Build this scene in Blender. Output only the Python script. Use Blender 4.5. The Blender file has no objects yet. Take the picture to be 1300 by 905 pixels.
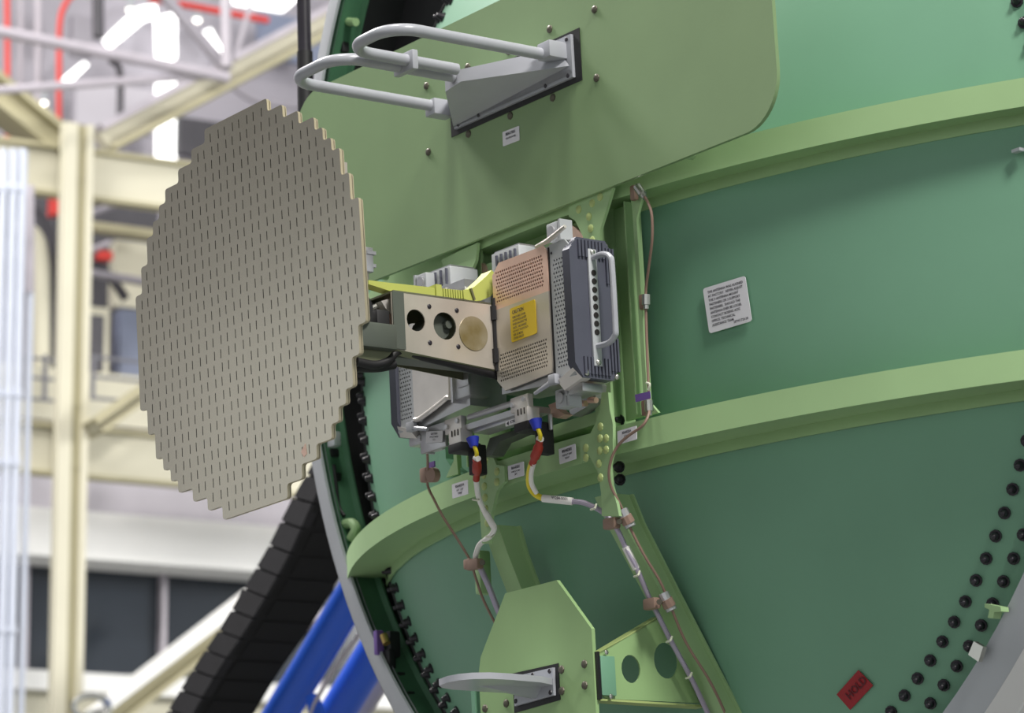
import bpy, bmesh, math, random
from mathutils import Vector, Matrix, Quaternion
from mathutils.geometry import tessellate_polygon
random.seed(4)
SC = bpy.context.scene
COL = SC.collection
V = Vector
# ------------------------------------------------------------------ camera
# aircraft frame: x right, y aft, z up (origin on the nose centre line, in front of the bulkhead)
F_PX = 4283.877
CR = V((0.60128168, 0.79752531, -0.04912964)); CU = V((0.20801542, -0.0968711, 0.97331679)); CF = V((-0.77148554, 0.59545728, 0.22414438))
CAM = V((5.09882807, -4.14058729, -1.31318431))
G = (V((0, 0, 1)) + 0.04 * CR).normalized()            # true vertical seen in the aircraft frame
MR = G.rotation_difference(V((0, 0, 1))).to_matrix().to_4x4()
HGT = 1.62 - (MR @ CAM).z
M = Matrix.Translation((0, 0, HGT)) @ MR                # aircraft frame -> world
WCAM = M @ CAM
rot = Matrix((CR, CU, -CF)).transposed().to_4x4()
cam = bpy.data.cameras.new('camera'); camo = bpy.data.objects.new('camera', cam); COL.objects.link(camo)
camo.matrix_world = M @ (Matrix.Translation(CAM) @ rot)
cam.sensor_width = 36; cam.lens = 36 * F_PX / 1300; cam.clip_end = 300
cam.dof.use_dof = True; cam.dof.focus_distance = 6.4; cam.dof.aperture_fstop = 5.2
SC.camera = camo
# ------------------------------------------------------------------ light
vs = SC.view_settings
vs.view_transform = 'Standard'; vs.look = 'None'; vs.gamma = 1; vs.exposure = 0.0; vs.use_curve_mapping = False
w = bpy.data.worlds.new('world'); SC.world = w; w.use_nodes = True
w.node_tree.nodes['Background'].inputs[0].default_value = (0.93, 0.97, 1.0, 1)
w.node_tree.nodes['Background'].inputs[1].default_value = 0.9


def area(name, loc, target, size, power, col=(1, 1, 1), sy=None):
    l = bpy.data.lights.new(name, 'AREA'); l.energy = power; l.color = col
    l.shape = 'RECTANGLE'; l.size = size; l.size_y = sy or size
    o = bpy.data.objects.new(name, l); COL.objects.link(o); o.location = loc
    o.rotation_euler = (V(target) - V(loc)).to_track_quat('-Z', 'Y').to_euler()
    return o


AIM = (0, 0, 3.3)
area('bay_lamp', (-7.6, -1.9, 12.0), AIM, 2.5, 1750, (1, 0.97, 0.94))
area('bay_lamp', (8.6, -1.3, 12.0), AIM, 2.5, 1650, (1, 0.97, 0.92))
area('bay_lamp', (0.5, -2.6, 12.0), (0.5, 0, 3), 1.5, 450, (1, 0.97, 0.92))
area('bay_lamp', (-11.0, 2.0, 10.5), (-16, 9, 4), 4.0, 420, (1, 0.98, 0.95))
area('bay_lamp', (-3.0, 13.0, 7.5), (-14, 9, 5), 3.0, 950, (1, 0.99, 0.97))  # unseen fill lamp, added aft of the nose to brighten the white fascia

# ------------------------------------------------------------------ helpers
def ray(px, py): return CF + CR * ((px - 650) / F_PX) - CU * ((py - 452.5) / F_PX)
def hit(px, py, ax, val):
    d = ray(px, py); t = (val - CAM[ax]) / d[ax]; return CAM + d * t
def hy(px, py, y): return hit(px, py, 1, y)
def hx(px, py, x): return hit(px, py, 0, x)
R_DOME, Z_DOME, Y_DOME = 2.13, 0.335, -0.095
def dome_y(x, z, off=0.0):
    r2 = x * x + (z - Z_DOME) ** 2
    return Y_DOME - off + R_DOME - math.sqrt(max(0.01, R_DOME ** 2 - r2))
def hd(px, py, off=0.0):
    d = ray(px, py); t = 6.0
    for _ in range(40):
        p = CAM + d * t; t += (dome_y(p.x, p.z, off) - p.y) / d.y * 0.8
    return CAM + d * t


def lin(c): return c / 12.92 if c <= 0.04045 else ((c + 0.055) / 1.055) ** 2.4
def rgb(r, g, b): return (lin(r / 255), lin(g / 255), lin(b / 255), 1)


def mat(name, c, rough=0.5, metal=0.0, var=0.08, scale=6.0, bump=0.0, bscale=60, emit=0.0, c2=None, spec=0.5, alpha=None, stretch=None):
    m = bpy.data.materials.new(name); m.use_nodes = True
    nt = m.node_tree; b = nt.nodes['Principled BSDF']
    b.inputs['Roughness'].default_value = rough; b.inputs['Metallic'].default_value = metal
    b.inputs['Specular IOR Level'].default_value = spec
    col = rgb(*c)
    tc = nt.nodes.new('ShaderNodeTexCoord')
    mp = nt.nodes.new('ShaderNodeMapping'); nt.links.new(tc.outputs['Object'], mp.inputs[0])
    if stretch: mp.inputs['Scale'].default_value = stretch
    n = nt.nodes.new('ShaderNodeTexNoise'); n.inputs['Scale'].default_value = scale; n.inputs['Detail'].default_value = 5
    nt.links.new(mp.outputs[0], n.inputs['Vector'])
    r = nt.nodes.new('ShaderNodeValToRGB')
    r.color_ramp.elements[0].position = 0.3; r.color_ramp.elements[1].position = 0.7
    if c2: a, z = rgb(*c2), col
    else:
        a = tuple(x * (1 - var) for x in col[:3]) + (1,); z = tuple(min(1, x * (1 + var)) for x in col[:3]) + (1,)
    r.color_ramp.elements[0].color = a; r.color_ramp.elements[1].color = z
    nt.links.new(n.outputs['Fac'], r.inputs[0]); nt.links.new(r.outputs[0], b.inputs['Base Color'])
    if bump:
        n2 = nt.nodes.new('ShaderNodeTexNoise'); n2.inputs['Scale'].default_value = bscale
        nt.links.new(mp.outputs[0], n2.inputs['Vector'])
        bp = nt.nodes.new('ShaderNodeBump'); bp.inputs['Strength'].default_value = bump; bp.inputs['Distance'].default_value = 0.002
        nt.links.new(n2.outputs['Fac'], bp.inputs['Height']); nt.links.new(bp.outputs[0], b.inputs['Normal'])
    if emit:
        b.inputs['Emission Color'].default_value = col; b.inputs['Emission Strength'].default_value = emit
    return m


MT = dict(
    dome=mat('teal_green_primer', (112, 158, 130), 0.45, var=0.05, scale=3, bump=0.05, bscale=90),
    rib=mat('yellow_green_primer', (154, 186, 134), 0.5, var=0.05, scale=5, bump=0.05, bscale=90),
    panel=mat('panel_green_primer', (128, 154, 110), 0.5, var=0.05, scale=4, bump=0.05, bscale=120),
    doubler=mat('doubler_primer', (146, 178, 122), 0.5, var=0.04, scale=6),
    rivet=mat('sealed_rivet', (170, 186, 120), 0.45),
    framewall=mat('dark_green_frame_paint', (66, 108, 80), 0.5, var=0.12, scale=14),  # green darkened so the trough's shade is in the colour
    seal=mat('black_seal', (20, 20, 22), 0.5),
    bolt=mat('dark_collar', (38, 34, 42), 0.35, var=0.15, scale=40),
    screw=mat('screw_head', (92, 88, 76), 0.45, 0.4),
    rim=mat('rim_grey_paint', (168, 172, 176), 0.4),
    skin=mat('white_fuselage_paint', (214, 214, 212), 0.3, var=0.02),
    rail=mat('rail_grey_paint', (168, 170, 177), 0.28, var=0.04, scale=12),
    label=mat('white_placard', (226, 224, 230), 0.5, var=0.02),
    ink=mat('ink', (40, 38, 52), 0.6),
    yellow=mat('yellow_placard', (212, 180, 28), 0.5, var=0.03),
    red=mat('red_placard', (150, 26, 34), 0.5, var=0.05),
    redink=mat('dark_red_ink', (92, 18, 28), 0.6),
    plate=mat('iridited_aluminium', (214, 207, 188), 0.22, 0.9, var=0.06, scale=2.2),
    plate_edge=mat('waveguide_edge', (186, 176, 148), 0.4, 0.5),
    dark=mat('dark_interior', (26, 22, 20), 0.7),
    slotdark=mat('slot_interior', (12, 10, 9), 0.9, var=0.02, spec=0.1),
    copper=mat('copper_sheet', (238, 200, 180), 0.3, 0.5, var=0.12, scale=14),  # copper parts, and the painted orange reflection on the upper transceiver cover
    beige=mat('warm_sheet_metal', (204, 196, 184), 0.3, 0.5, var=0.12, scale=9),
    alu=mat('aluminium', (188, 188, 190), 0.34, 0.75, var=0.10, scale=18),
    machined=mat('machined_aluminium', (216, 211, 206), 0.34, 0.5, var=0.12, scale=10),
    greybox=mat('light_grey_box', (184, 187, 190), 0.45, 0.2, var=0.04),
    sink=mat('heat_sink_grey', (80, 82, 95), 0.5, 0.1, var=0.05, scale=20),
    olive=mat('olive_metal', (126, 128, 104), 0.38, 0.6, var=0.12, scale=8),
    gunmetal=mat('gunmetal', (96, 102, 94), 0.45, 0.4),
    stain=mat('stained_cap', (172, 162, 138), 0.36, 0.5, var=0.2, scale=22, c2=(138, 124, 84)),
    lime=mat('yellow_green_waveguide', (178, 184, 92), 0.55, var=0.06),
    black=mat('black_rubber', (24, 23, 26), 0.55),
    blue=mat('blue_boot', (36, 52, 168), 0.45),
    boot=mat('red_boot', (160, 48, 34), 0.5),
    white=mat('white_sleeve', (226, 224, 220), 0.5),
    yel=mat('yellow_wire', (218, 200, 40), 0.45),
    lilac=mat('screened_cable', (168, 160, 178), 0.35, 0.3),
    brown=mat('brown_coax', (138, 112, 98), 0.45),
    clampm=mat('cushion_clamp', (148, 122, 108), 0.55),
    steel=mat('bright_steel', (196, 196, 188), 0.25, 0.9),
    purple=mat('purple_tag', (116, 88, 160), 0.5),
    tie=mat('string_tie', (214, 216, 196), 0.7),
    gold=mat('gold_latch', (186, 160, 96), 0.35, 0.8),
    # hangar
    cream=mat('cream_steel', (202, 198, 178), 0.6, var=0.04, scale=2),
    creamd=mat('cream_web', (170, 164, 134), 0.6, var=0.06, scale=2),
    pipew=mat('white_pipe', (196, 202, 216), 0.4, var=0.03),
    tube=mat('lilac_grey_tube', (176, 170, 178), 0.45),
    redp=mat('red_pipe', (206, 60, 52), 0.5),
    wall=mat('grey_wall', (150, 146, 154), 0.7, var=0.08, scale=0.6),
    wallw=mat('white_fascia', (246, 246, 244), 0.6, var=0.01),
    wallg=mat('lilac_band', (186, 182, 190), 0.7, var=0.03),
    glass=mat('dark_window', (44, 50, 58), 0.12, 0.0, var=0.3, scale=0.8),
    duct=mat('dark_duct', (62, 60, 66), 0.5, var=0.2),
    slate=mat('slate_door', (120, 128, 150), 0.5),
    floor=mat('hangar_floor', (120, 122, 122), 0.35, var=0.06, scale=0.5),
    apron=mat('concrete_apron', (186, 184, 178), 0.8, var=0.05, scale=0.3),
    roof=mat('roof_sheet', (150, 148, 150), 0.8, var=0.05, scale=0.5),
    sky=mat('daylight_pane', (255, 255, 252), 0.5, emit=2.6),
    lampm=mat('lamp_glow', (255, 250, 238), 0.5, emit=4.0),
    bluep=mat('blue_dock_paint', (40, 92, 205), 0.4, var=0.05),
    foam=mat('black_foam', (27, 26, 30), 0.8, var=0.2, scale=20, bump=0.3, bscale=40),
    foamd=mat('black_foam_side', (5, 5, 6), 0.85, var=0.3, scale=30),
    railing=mat('railing_grey', (112, 112, 120), 0.5),
)


class MB:
    """collects shapes, then links them as ONE mesh object"""
    def __init__(s): s.v = []; s.f = []
    def add(s, vs, fs):
        b = len(s.v); s.v += [V(p) for p in vs]; s.f += [tuple(i + b for i in f) for f in fs]; return s
    def prism(s, poly, ext):
        n = len(poly); ext = V(ext); p = [V(q) for q in poly]
        tri = tessellate_polygon([p])
        vs = p + [q + ext for q in p]
        fs = [tuple(t) for t in tri] + [tuple(i + n for i in reversed(t)) for t in tri]
        fs += [(i, i + n, (i + 1) % n + n, (i + 1) % n) for i in range(n)]
        return s.add(vs, fs)
    def box(s, c, sz, ax=None, bev=0.0):
        ax = ax or (V((1, 0, 0)), V((0, 1, 0)), V((0, 0, 1))); c = V(c)
        h = [q / 2 for q in sz]
        if bev <= 0:
            vs = [c + ax[0] * (i * h[0]) + ax[1] * (j * h[1]) + ax[2] * (k * h[2]) for i in (-1, 1) for j in (-1, 1) for k in (-1, 1)]
            return s.add(vs, [(0, 1, 3, 2), (4, 6, 7, 5), (0, 4, 5, 1), (2, 3, 7, 6), (0, 2, 6, 4), (1, 5, 7, 3)])
        bm = bmesh.new(); bmesh.ops.create_cube(bm, size=1)
        for q in bm.verts: q.co = V((q.co.x * sz[0], q.co.y * sz[1], q.co.z * sz[2]))
        bmesh.ops.bevel(bm, geom=bm.edges[:], offset=bev, segments=2, affect='EDGES', profile=0.6)
        bm.verts.index_update()
        vs = [c + ax[0] * q.co.x + ax[1] * q.co.y + ax[2] * q.co.z for q in bm.verts]
        fs = [tuple(q.index for q in f.verts) for f in bm.faces]; bm.free()
        return s.add(vs, fs)
    def tube(s, path, r, seg=10, cap=True, closed=False):
        P = [V(p) for p in path]; n = len(P); rr = r if isinstance(r, (list, tuple)) else [r] * n
        T = []
        for i in range(n):
            a = P[(i - 1) % n] if (closed or i > 0) else P[i]; b = P[(i + 1) % n] if (closed or i < n - 1) else P[i]
            T.append((b - a).normalized())
        N = T[0].orthogonal().normalized(); vs = []
        for i in range(n):
            if i: N = (T[i - 1].rotation_difference(T[i]) @ N)
            N = (N - T[i] * N.dot(T[i])).normalized(); B = T[i].cross(N)
            vs += [P[i] + (N * math.cos(2 * math.pi * k / seg) + B * math.sin(2 * math.pi * k / seg)) * rr[i] for k in range(seg)]
        fs = []
        for i in range(n if closed else n - 1):
            j = (i + 1) % n
            fs += [(i * seg + k, i * seg + (k + 1) % seg, j * seg + (k + 1) % seg, j * seg + k) for k in range(seg)]
        if cap and not closed:
            fs += [tuple(reversed(range(seg))), tuple(range((n - 1) * seg, n * seg))]
        return s.add(vs, fs)
    def cyl(s, a, b, r, seg=16, r2=None): return s.tube([a, b], [r, r2 if r2 is not None else r], seg)
    def dome(s, c, n, r, h, seg=8):
        """low dome head on a surface with normal n"""
        n = V(n).normalized(); a = n.orthogonal().normalized(); b = n.cross(a); c = V(c); vs = []
        for rr, hh in ((1, 0), (0.92, 0.45), (0.6, 0.85)):
            vs += [c + (a * math.cos(2 * math.pi * k / seg) + b * math.sin(2 * math.pi * k / seg)) * (r * rr) + n * (h * hh) for k in range(seg)]
        vs.append(c + n * h); fs = []
        for i in range(2): fs += [(i * seg + k, i * seg + (k + 1) % seg, (i + 1) * seg + (k + 1) % seg, (i + 1) * seg + k) for k in range(seg)]
        fs += [(2 * seg + k, 2 * seg + (k + 1) % seg, 3 * seg) for k in range(seg)]
        return s.add(vs, fs)
    def plate(s, out, holes, O, U, W, N, t):
        """flat plate: outline and holes in (u,w); front at O, thickness t along -N"""
        O, U, W, N = V(O), V(U), V(W), V(N); loops = [out] + holes
        tri = tessellate_polygon([[V((p[0], p[1], 0)) for p in l] for l in loops])
        flat = [p for l in loops for p in l]; n = len(flat)
        vs = [O + U * p[0] + W * p[1] for p in flat] + [O + U * p[0] + W * p[1] - N * t for p in flat]
        fs = [tuple(q) for q in tri] + [tuple(i + n for i in reversed(q)) for q in tri]; b = 0
        for l in loops:
            k = len(l); fs += [(b + i, b + (i + 1) % k, b + (i + 1) % k + n, b + i + n) for i in range(k)]; b += k
        return s.add(vs, fs)
    def cells(s, cells, cw, ch, hole, O, U, W, N, depth):
        """square cells (centre u,w, hole shift) each with a hole; hole = list of (u,w) corners; open recess of given depth"""
        O, U, W, N = V(O), V(U), V(W), V(N); k = len(hole)
        ang = [math.atan2(p[1] / ch, p[0] / cw) for p in hole]
        for (cu, cw_, du, dw) in cells:
            vs = []; c = O + U * cu + W * cw_
            def sq(a):
                x, y = math.cos(a), math.sin(a); m = max(abs(x), abs(y)); return (x / m * cw / 2, y / m * ch / 2)
            out = [(-cw / 2, -ch / 2), (cw / 2, -ch / 2), (cw / 2, ch / 2), (-cw / 2, ch / 2)]
            vs += [c + U * p[0] + W * p[1] for p in out]
            vs += [c + U * (p[0] + du) + W * (p[1] + dw) for p in hole]
            vs += [c + U * (p[0] + du) + W * (p[1] + dw) - N * depth for p in hole]
            fs = []
            if k == 4: fs += [(i, (i + 1) % 4, 4 + (i + 1) % 4, 4 + i) for i in range(4)]
            else:
                q = k // 4
                for i in range(4):
                    for j in range(q): fs.append((i, 4 + (i * q + j + 1) % k, 4 + i * q + j))
                    fs.append((i, (i + 1) % 4, 4 + ((i + 1) * q) % k))
            fs += [(4 + i, 4 + (i + 1) % k, 4 + k + (i + 1) % k, 4 + k + i) for i in range(k)]
            s.add(vs, fs)
        return s


LOC = {}
def mesh_of(mb, name, m, loc, sharp=35):
    me = bpy.data.meshes.new(name)
    me.from_pydata([tuple(p - loc) for p in mb.v], [], mb.f)
    bm = bmesh.new(); bm.from_mesh(me)
    bmesh.ops.recalc_face_normals(bm, faces=bm.faces[:]); bm.to_mesh(me); bm.free()
    me.polygons.foreach_set('use_smooth', [True] * len(me.polygons)); me.set_sharp_from_angle(angle=math.radians(sharp))
    for q in (m if isinstance(m, list) else [m]): me.materials.append(q)
    me.update(); return me


def thing(name, label, cat, loc=(0, 0, 0), group=None, world=False):
    o = bpy.data.objects.new(name, None); COL.objects.link(o); o.empty_display_size = 0.05
    o.matrix_world = Matrix.Translation(loc) if world else M @ Matrix.Translation(loc)
    if label: o['label'] = label; o['category'] = cat
    if group: o['group'] = group
    LOC[o.name] = V(loc); return o


def part(name, mb, m, parent, label=None, kind=None, sharp=35):
    loc = LOC[parent.name]; me = mesh_of(mb, name, m, loc, sharp)
    o = bpy.data.objects.new(name, me); COL.objects.link(o); o.parent = parent; LOC[o.name] = loc
    if label: o['label'] = label
    if kind: o['kind'] = kind
    return o


def structure(name, mb, m, world=True):
    c = sum(mb.v, V()) / len(mb.v); me = mesh_of(mb, name, m, c)
    o = bpy.data.objects.new(name, me); COL.objects.link(o); o.location = c; o['kind'] = 'structure'; LOC[o.name] = c; return o


def copies(proto_mb, name, m, parent, places, labels=None):
    """one shared mesh, a part at every place (place = matrix in the parent's own frame)"""
    me = mesh_of(proto_mb, name, m, V((0, 0, 0))); out = []
    for mx in places:
        o = bpy.data.objects.new(name, me); COL.objects.link(o); o.parent = parent
        o.matrix_local = Matrix.Translation(-LOC[parent.name]) @ mx; LOC[o.name] = LOC[parent.name]; out.append(o)
    return out


def orient(p, n, roll=0):
    q = V((0, 0, 1)).rotation_difference(V(n).normalized()); return Matrix.Translation(p) @ q.to_matrix().to_4x4()


def text(lines, size, O, U, W, m, parent, name='lettering', lead=1.25, align='LEFT', cond=1.0):
    U, W = V(U).normalized(), V(W).normalized(); N = U.cross(W)
    cu = bpy.data.curves.new(name, 'FONT'); cu.body = '\n'.join(lines); cu.size = size; cu.space_line = lead; cu.align_x = align; cu.offset = size * 0.022
    cu.resolution_u = 2
    tmp = bpy.data.objects.new('tmp', cu); COL.objects.link(tmp)
    bpy.context.view_layer.update()
    me = bpy.data.meshes.new_from_object(tmp.evaluated_get(bpy.context.evaluated_depsgraph_get()))
    bpy.data.objects.remove(tmp); bpy.data.curves.remove(cu)
    mx = Matrix((U * cond, W, N)).transposed().to_4x4(); mx.translation = V(O) - LOC[parent.name]
    me.transform(mx); me.materials.clear(); me.materials.append(m); me.name = name
    o = bpy.data.objects.new(name, me); COL.objects.link(o); o.parent = parent; LOC[o.name] = LOC[parent.name]; return o


def smooth_path(P, n=6):
    P = [V(p) for p in P]; Q = [P[0] * 2 - P[1]] + P + [P[-1] * 2 - P[-2]]; out = []
    for i in range(1, len(Q) - 2):
        a, b, c, d = Q[i - 1], Q[i], Q[i + 1], Q[i + 2]
        for k in range(n):
            t = k / n; out.append(0.5 * ((2 * b) + (c - a) * t + (2 * a - 5 * b + 4 * c - d) * t * t + (3 * b - a - 3 * c + d) * t ** 3))
    return out + [P[-1]]


def ring2(cx, cy, r, n=20, ry=None): return [(cx + r * math.cos(2 * math.pi * k / n), cy + (ry or r) * math.sin(2 * math.pi * k / n)) for k in range(n)]
def round_rect(x0, y0, x1, y1, r, n=8):
    out = []
    for (cx, cy, a0) in ((x1 - r, y1 - r, 0), (x0 + r, y1 - r, 90), (x0 + r, y0 + r, 180), (x1 - r, y0 + r, 270)):
        out += [(cx + r * math.cos(math.radians(a0 + 90 * k / n)), cy + r * math.sin(math.radians(a0 + 90 * k / n))) for k in range(n + 1)]
    return out
X, Y, Z = V((1, 0, 0)), V((0, 1, 0)), V((0, 0, 1))


def placard(parent, pxs, y, lines, sizes, name='placard', m='label', ink='ink', label=None, plane='y', lift=0.003, pad=0.12, cond=0.9, align='LEFT'):
    """flat rounded placard through three photo corners (bl, br, tl) on plane y"""
    bl, br, tl = [hy(px, py, y) for px, py in pxs] if plane == 'y' else [hd(px, py, lift) for px, py in pxs]
    U = br - bl; wd = U.length; U.normalize(); W0 = tl - bl; N = U.cross(W0).normalized(); W = N.cross(U); ht = W0.dot(W)
    N = -N if N.y > 0 else N
    mb = MB().plate(round_rect(0, 0, wd, ht, min(wd, ht) * 0.06, 3), [], bl + N * 0.0012, U, W, N, 0.0012)
    o = part(name, mb, MT[m], parent, label)
    yy = ht * (1 - pad)
    for ln, s in zip(lines, sizes):
        sz = ht * s; yy -= sz * 0.8
        if ln:
            x0 = wd * (0.1 if align == 'LEFT' else 0.5)
            text([ln], sz, bl + U * x0 + W * yy + N * 0.0018, U, W, MT[ink], o, align=align, cond=cond)
        yy -= sz * 0.42
    return o


# ================================================================== HANGAR (world frame)
def wray(px, py): return (MR.to_3x3() @ ray(px, py))
WD = V((0.156, 0.988, 0)).normalized(); WN = V((WD.y, -WD.x, 0))            # along the side wall, and out of it towards the aircraft
P0 = WCAM + wray(92, 500).normalized() * 20.0
def bg(px, py, off=0.0):
    d = wray(px, py); t = (P0 + WN * off - WCAM).dot(WN) / d.dot(WN); return WCAM + d * t
BA = (WD, WN, Z)
def bar(mb, a, b, wd, dp, off_axis=None):
    """square bar from a to b, wd across in the wall plane, dp deep"""
    a, b = V(a), V(b); t = (b - a).normalized(); n = WN; s_ = t.cross(n).normalized(); n2 = s_.cross(t)
    return mb.box((a + b) / 2, ((b - a).length, wd, dp), (t, s_, n2))
def hbeam(mb, xr, y0, y1, xa, xb, off, dp):
    h0, h1 = bg(xr, y0, off).z, bg(xr, y1, off).z
    sa, sb = (bg(xa, (y0 + y1) / 2, off) - P0).dot(WD), (bg(xb, (y0 + y1) / 2, off) - P0).dot(WD)
    c = P0 + WN * (off - dp / 2) + WD * ((sa + sb) / 2); c.z = (h0 + h1) / 2
    return mb.box(c, (abs(sb - sa), dp, abs(h1 - h0)), BA)
def vpost(mb, x0, x1, yr, off, dp, z0, z1):
    a, b = bg(x0, yr, off), bg(x1, yr, off); c = (a + b) / 2 - WN * (dp / 2); c.z = (z0 + z1) / 2
    return mb.box(c, ((b - a).dot(WD), dp, z1 - z0), BA)

structure('ground', MB().box((-20, -97, -0.12), (260, 160, 0.2)), MT['apron'])  # unseen pale apron, added to brighten what the antenna plate reflects
structure('floor', MB().box((-20, 13, -0.1), (120, 60, 0.2)), MT['floor'])
ROOF = 13.0
structure('ceiling', MB().box((-20, 13, ROOF + 0.1), (110, 60, 0.2)), MT['roof'])
structure('wall_front', MB().box((-20, -17, 11.15), (110, 0.3, 4.1)), MT['roof'])  # unseen door header, added to darken the top of the antenna's reflection
mb = MB(); c = P0 - WN * 3.6; c.z = ROOF / 2; mb.box(c + WD * 4, (46, 0.2, ROOF), BA); structure('wall_left', mb, MT['wall'])
# white fascia, lilac band, window strip, sill of the side building
structure('trim_1', hbeam(MB(), 150, 602, 653, -300, 1200, -1.2, 0.5), MT['wallg'])
structure('trim_2', hbeam(MB(), 150, 652, 712, -300, 1200, -1.1, 0.6), MT['wallw'])
structure('trim_3', hbeam(MB(), 150, 856, 880, -300, 1200, -1.1, 0.6), MT['wallw'])
structure('wall_back', hbeam(MB(), 150, 878, 1400, -300, 1200, -1.2, 0.5), MT['cream'])
win = structure('window_1', hbeam(MB(), 150, 708, 858, -300, 1200, -2.0, 0.1), MT['duct'])
for xa, xb in ((-120, 30), (36, 206), (212, 400), (409, 600)):
    part('pane', hbeam(MB(), 150, 712, 856, xa, xb, -1.5, 0.02), MT['glass'], win)
for xa, xb in ((29, 37), (206, 212), (400, 409)):
    a = bg(xa, 780, -1.4); b = bg(xb, 780, -1.4); z0, z1 = bg(150, 858, -1.4).z, bg(150, 710, -1.4).z
    part('mullion', vpost(MB(), xa, xb, 780, -1.42, 0.08, z0, z1), MT['tube'], win)
# daylight panes high in the wall
def daypane(n, poly, off=-3.3):
    mb = MB().prism([bg(px, py, off) for px, py in poly], -WN * 0.06); return structure('window_%d' % n, mb, MT['sky'])
daypane(2, [(200, 22), (224, 14), (224, 74), (202, 78)]); daypane(3, [(201, 98), (224, 98), (224, 212), (201, 208)])
daypane(4, [(134, 48), (176, 9), (198, 6), (200, 20), (186, 24), (142, 60)]); daypane(5, [(82, 98), (106, 78), (113, 82), (90, 104)])
daypane(6, [(254, 42), (268, 36), (284, 66), (276, 72)])
daypane(7, [(296, -14), (392, -14), (362, 13), (300, 3)])
# steel column
t = thing('steel_column', 'cream painted steel H-column rising past the crossbeams at far left', 'column', (bg(92, 500).x, bg(92, 500).y, 0), world=True)
CT = bg(98, 156).z
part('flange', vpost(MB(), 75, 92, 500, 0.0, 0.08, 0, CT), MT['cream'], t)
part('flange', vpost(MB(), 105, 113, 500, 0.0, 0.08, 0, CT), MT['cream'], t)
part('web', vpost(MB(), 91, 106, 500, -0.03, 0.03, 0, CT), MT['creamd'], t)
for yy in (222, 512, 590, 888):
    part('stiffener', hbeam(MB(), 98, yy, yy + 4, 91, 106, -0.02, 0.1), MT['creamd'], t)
def ibeam(name, label, xr, y0, y1, xa, xb, off, flange=5):
    t = thing(name, label, 'beam', tuple(bg(xr, (y0 + y1) / 2, off)), world=True)
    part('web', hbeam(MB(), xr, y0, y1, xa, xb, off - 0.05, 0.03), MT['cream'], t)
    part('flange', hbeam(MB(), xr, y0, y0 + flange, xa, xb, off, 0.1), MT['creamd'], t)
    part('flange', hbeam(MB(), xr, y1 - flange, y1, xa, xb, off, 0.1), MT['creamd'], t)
ibeam('crossbeam', 'upper cream steel crossbeam passing behind the top half of the slotted antenna', 40, 178, 243, -700, 1400, -0.12)
ibeam('crossbeam', 'lower cream steel crossbeam above the lilac band and white fascia', 40, 534, 600, -700, 1400, -0.12)
def strut(name, label, a, b, wpx, off, dp, m, cat='brace', flange=None):
    A, B = bg(a[0], a[1], off), bg(b[0], b[1], off); wd = wpx / 214.0
    t = thing(name, label, cat, tuple((A + B) / 2), world=True)
    part('web', bar(MB(), A, B, wd, dp), MT[m], t)
    if flange:
        d = (B - A).normalized(); s_ = d.cross(WN).normalized()
        if s_.z < 0: s_ = -s_
        part('flange', bar(MB(), A + s_ * (wd / 2), B + s_ * (wd / 2), 9 / 214.0, dp * 2.2), MT[flange], t)
        part('flange', bar(MB(), A - s_ * (wd / 2), B - s_ * (wd / 2), 6 / 214.0, dp * 2.2), MT['creamd'], t)
    return t
strut('diagonal_brace', 'cream diagonal brace rising right from the column above the antenna', (128, 180), (470, 0), 30, -0.3, 0.12, 'cream', flange='tube')
strut('diagonal_brace', 'short cream brace falling from the left frame edge to the column top', (-40, 95), (72, 186), 32, -0.3, 0.12, 'creamd', flange='creamd')
strut('diagonal_brace', 'cream brace with white top edge, low beside the black bumper', (128, 915), (420, 690), 24, 0.4, 0.14, 'creamd', flange='wallw')
strut('diagonal_brace', 'stub of cream brace under the railing right of the column', (118, 545), (190, 494), 14, 0.1, 0.1, 'cream', flange='creamd')
def pipe(name, label, pts, rpx, off, m, cat='pipe', seg=12, sm=True, group=None):
    P = [bg(px, py, off) for px, py in pts]; t = thing(name, label, cat, tuple(P[0]), world=True, group=group)
    part('tube', MB().tube(smooth_path(P, 5) if sm and len(P) > 2 else P, rpx / 214.0, seg), MT[m], t); return t
pipe('truss_tube', 'thick pale truss tube sloping down from the left edge near the top', [(-60, 28), (290, 99)], 7.5, 0.3, 'tube', 'tube')
pipe('truss_tube', 'thin pale truss tube just above the cream column head', [(-10, 115), (275, 95)], 5.5, 0.25, 'tube', 'tube')
pipe('truss_tube', 'grey truss tube slanting down to the brace joint, top centre left', [(205, -10), (290, 90)], 8, 0.1, 'wall', 'tube')
pipe('truss_tube', 'pale upright truss tube meeting the brace joint from above', [(286, -10), (288, 85)], 7, 0.15, 'tube', 'tube')
pipe('truss_tube', 'slim pale tube leaning right above the brace joint', [(320, 0), (298, 75)], 3, 0.15, 'tube', 'tube')
pipe('red_pipe', 'straight red pipe close to the left edge of the frame', [(9, -20), (10, 180)], 4, -1.2, 'redp')
pipe('red_pipe', 'red pipe bending over at the top, right of the straight red one', [(130, -12), (96, -8), (82, 8), (76, 32), (75, 90), (75, 160)], 4, -1.0, 'redp')
pipe('red_pipe', 'red pipe running level under the roof behind the truss', [(190, -2), (340, 26)], 5, -1.4, 'redp')
pipe('duct_pipe', 'dark upright duct pipe at the top beside the daylight panes', [(124, -20), (125, 48)], 8, -0.8, 'duct')
pipe('duct_pipe', 'dark kinked duct pipe below the thick truss tube', [(140, 76), (152, 92), (152, 165)], 5, -0.9, 'duct')
pipe('conduit', 'pale conduit left of the bent red pipe', [(26, -20), (26, 150)], 3.5, -1.3, 'tube', 'conduit')
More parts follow.
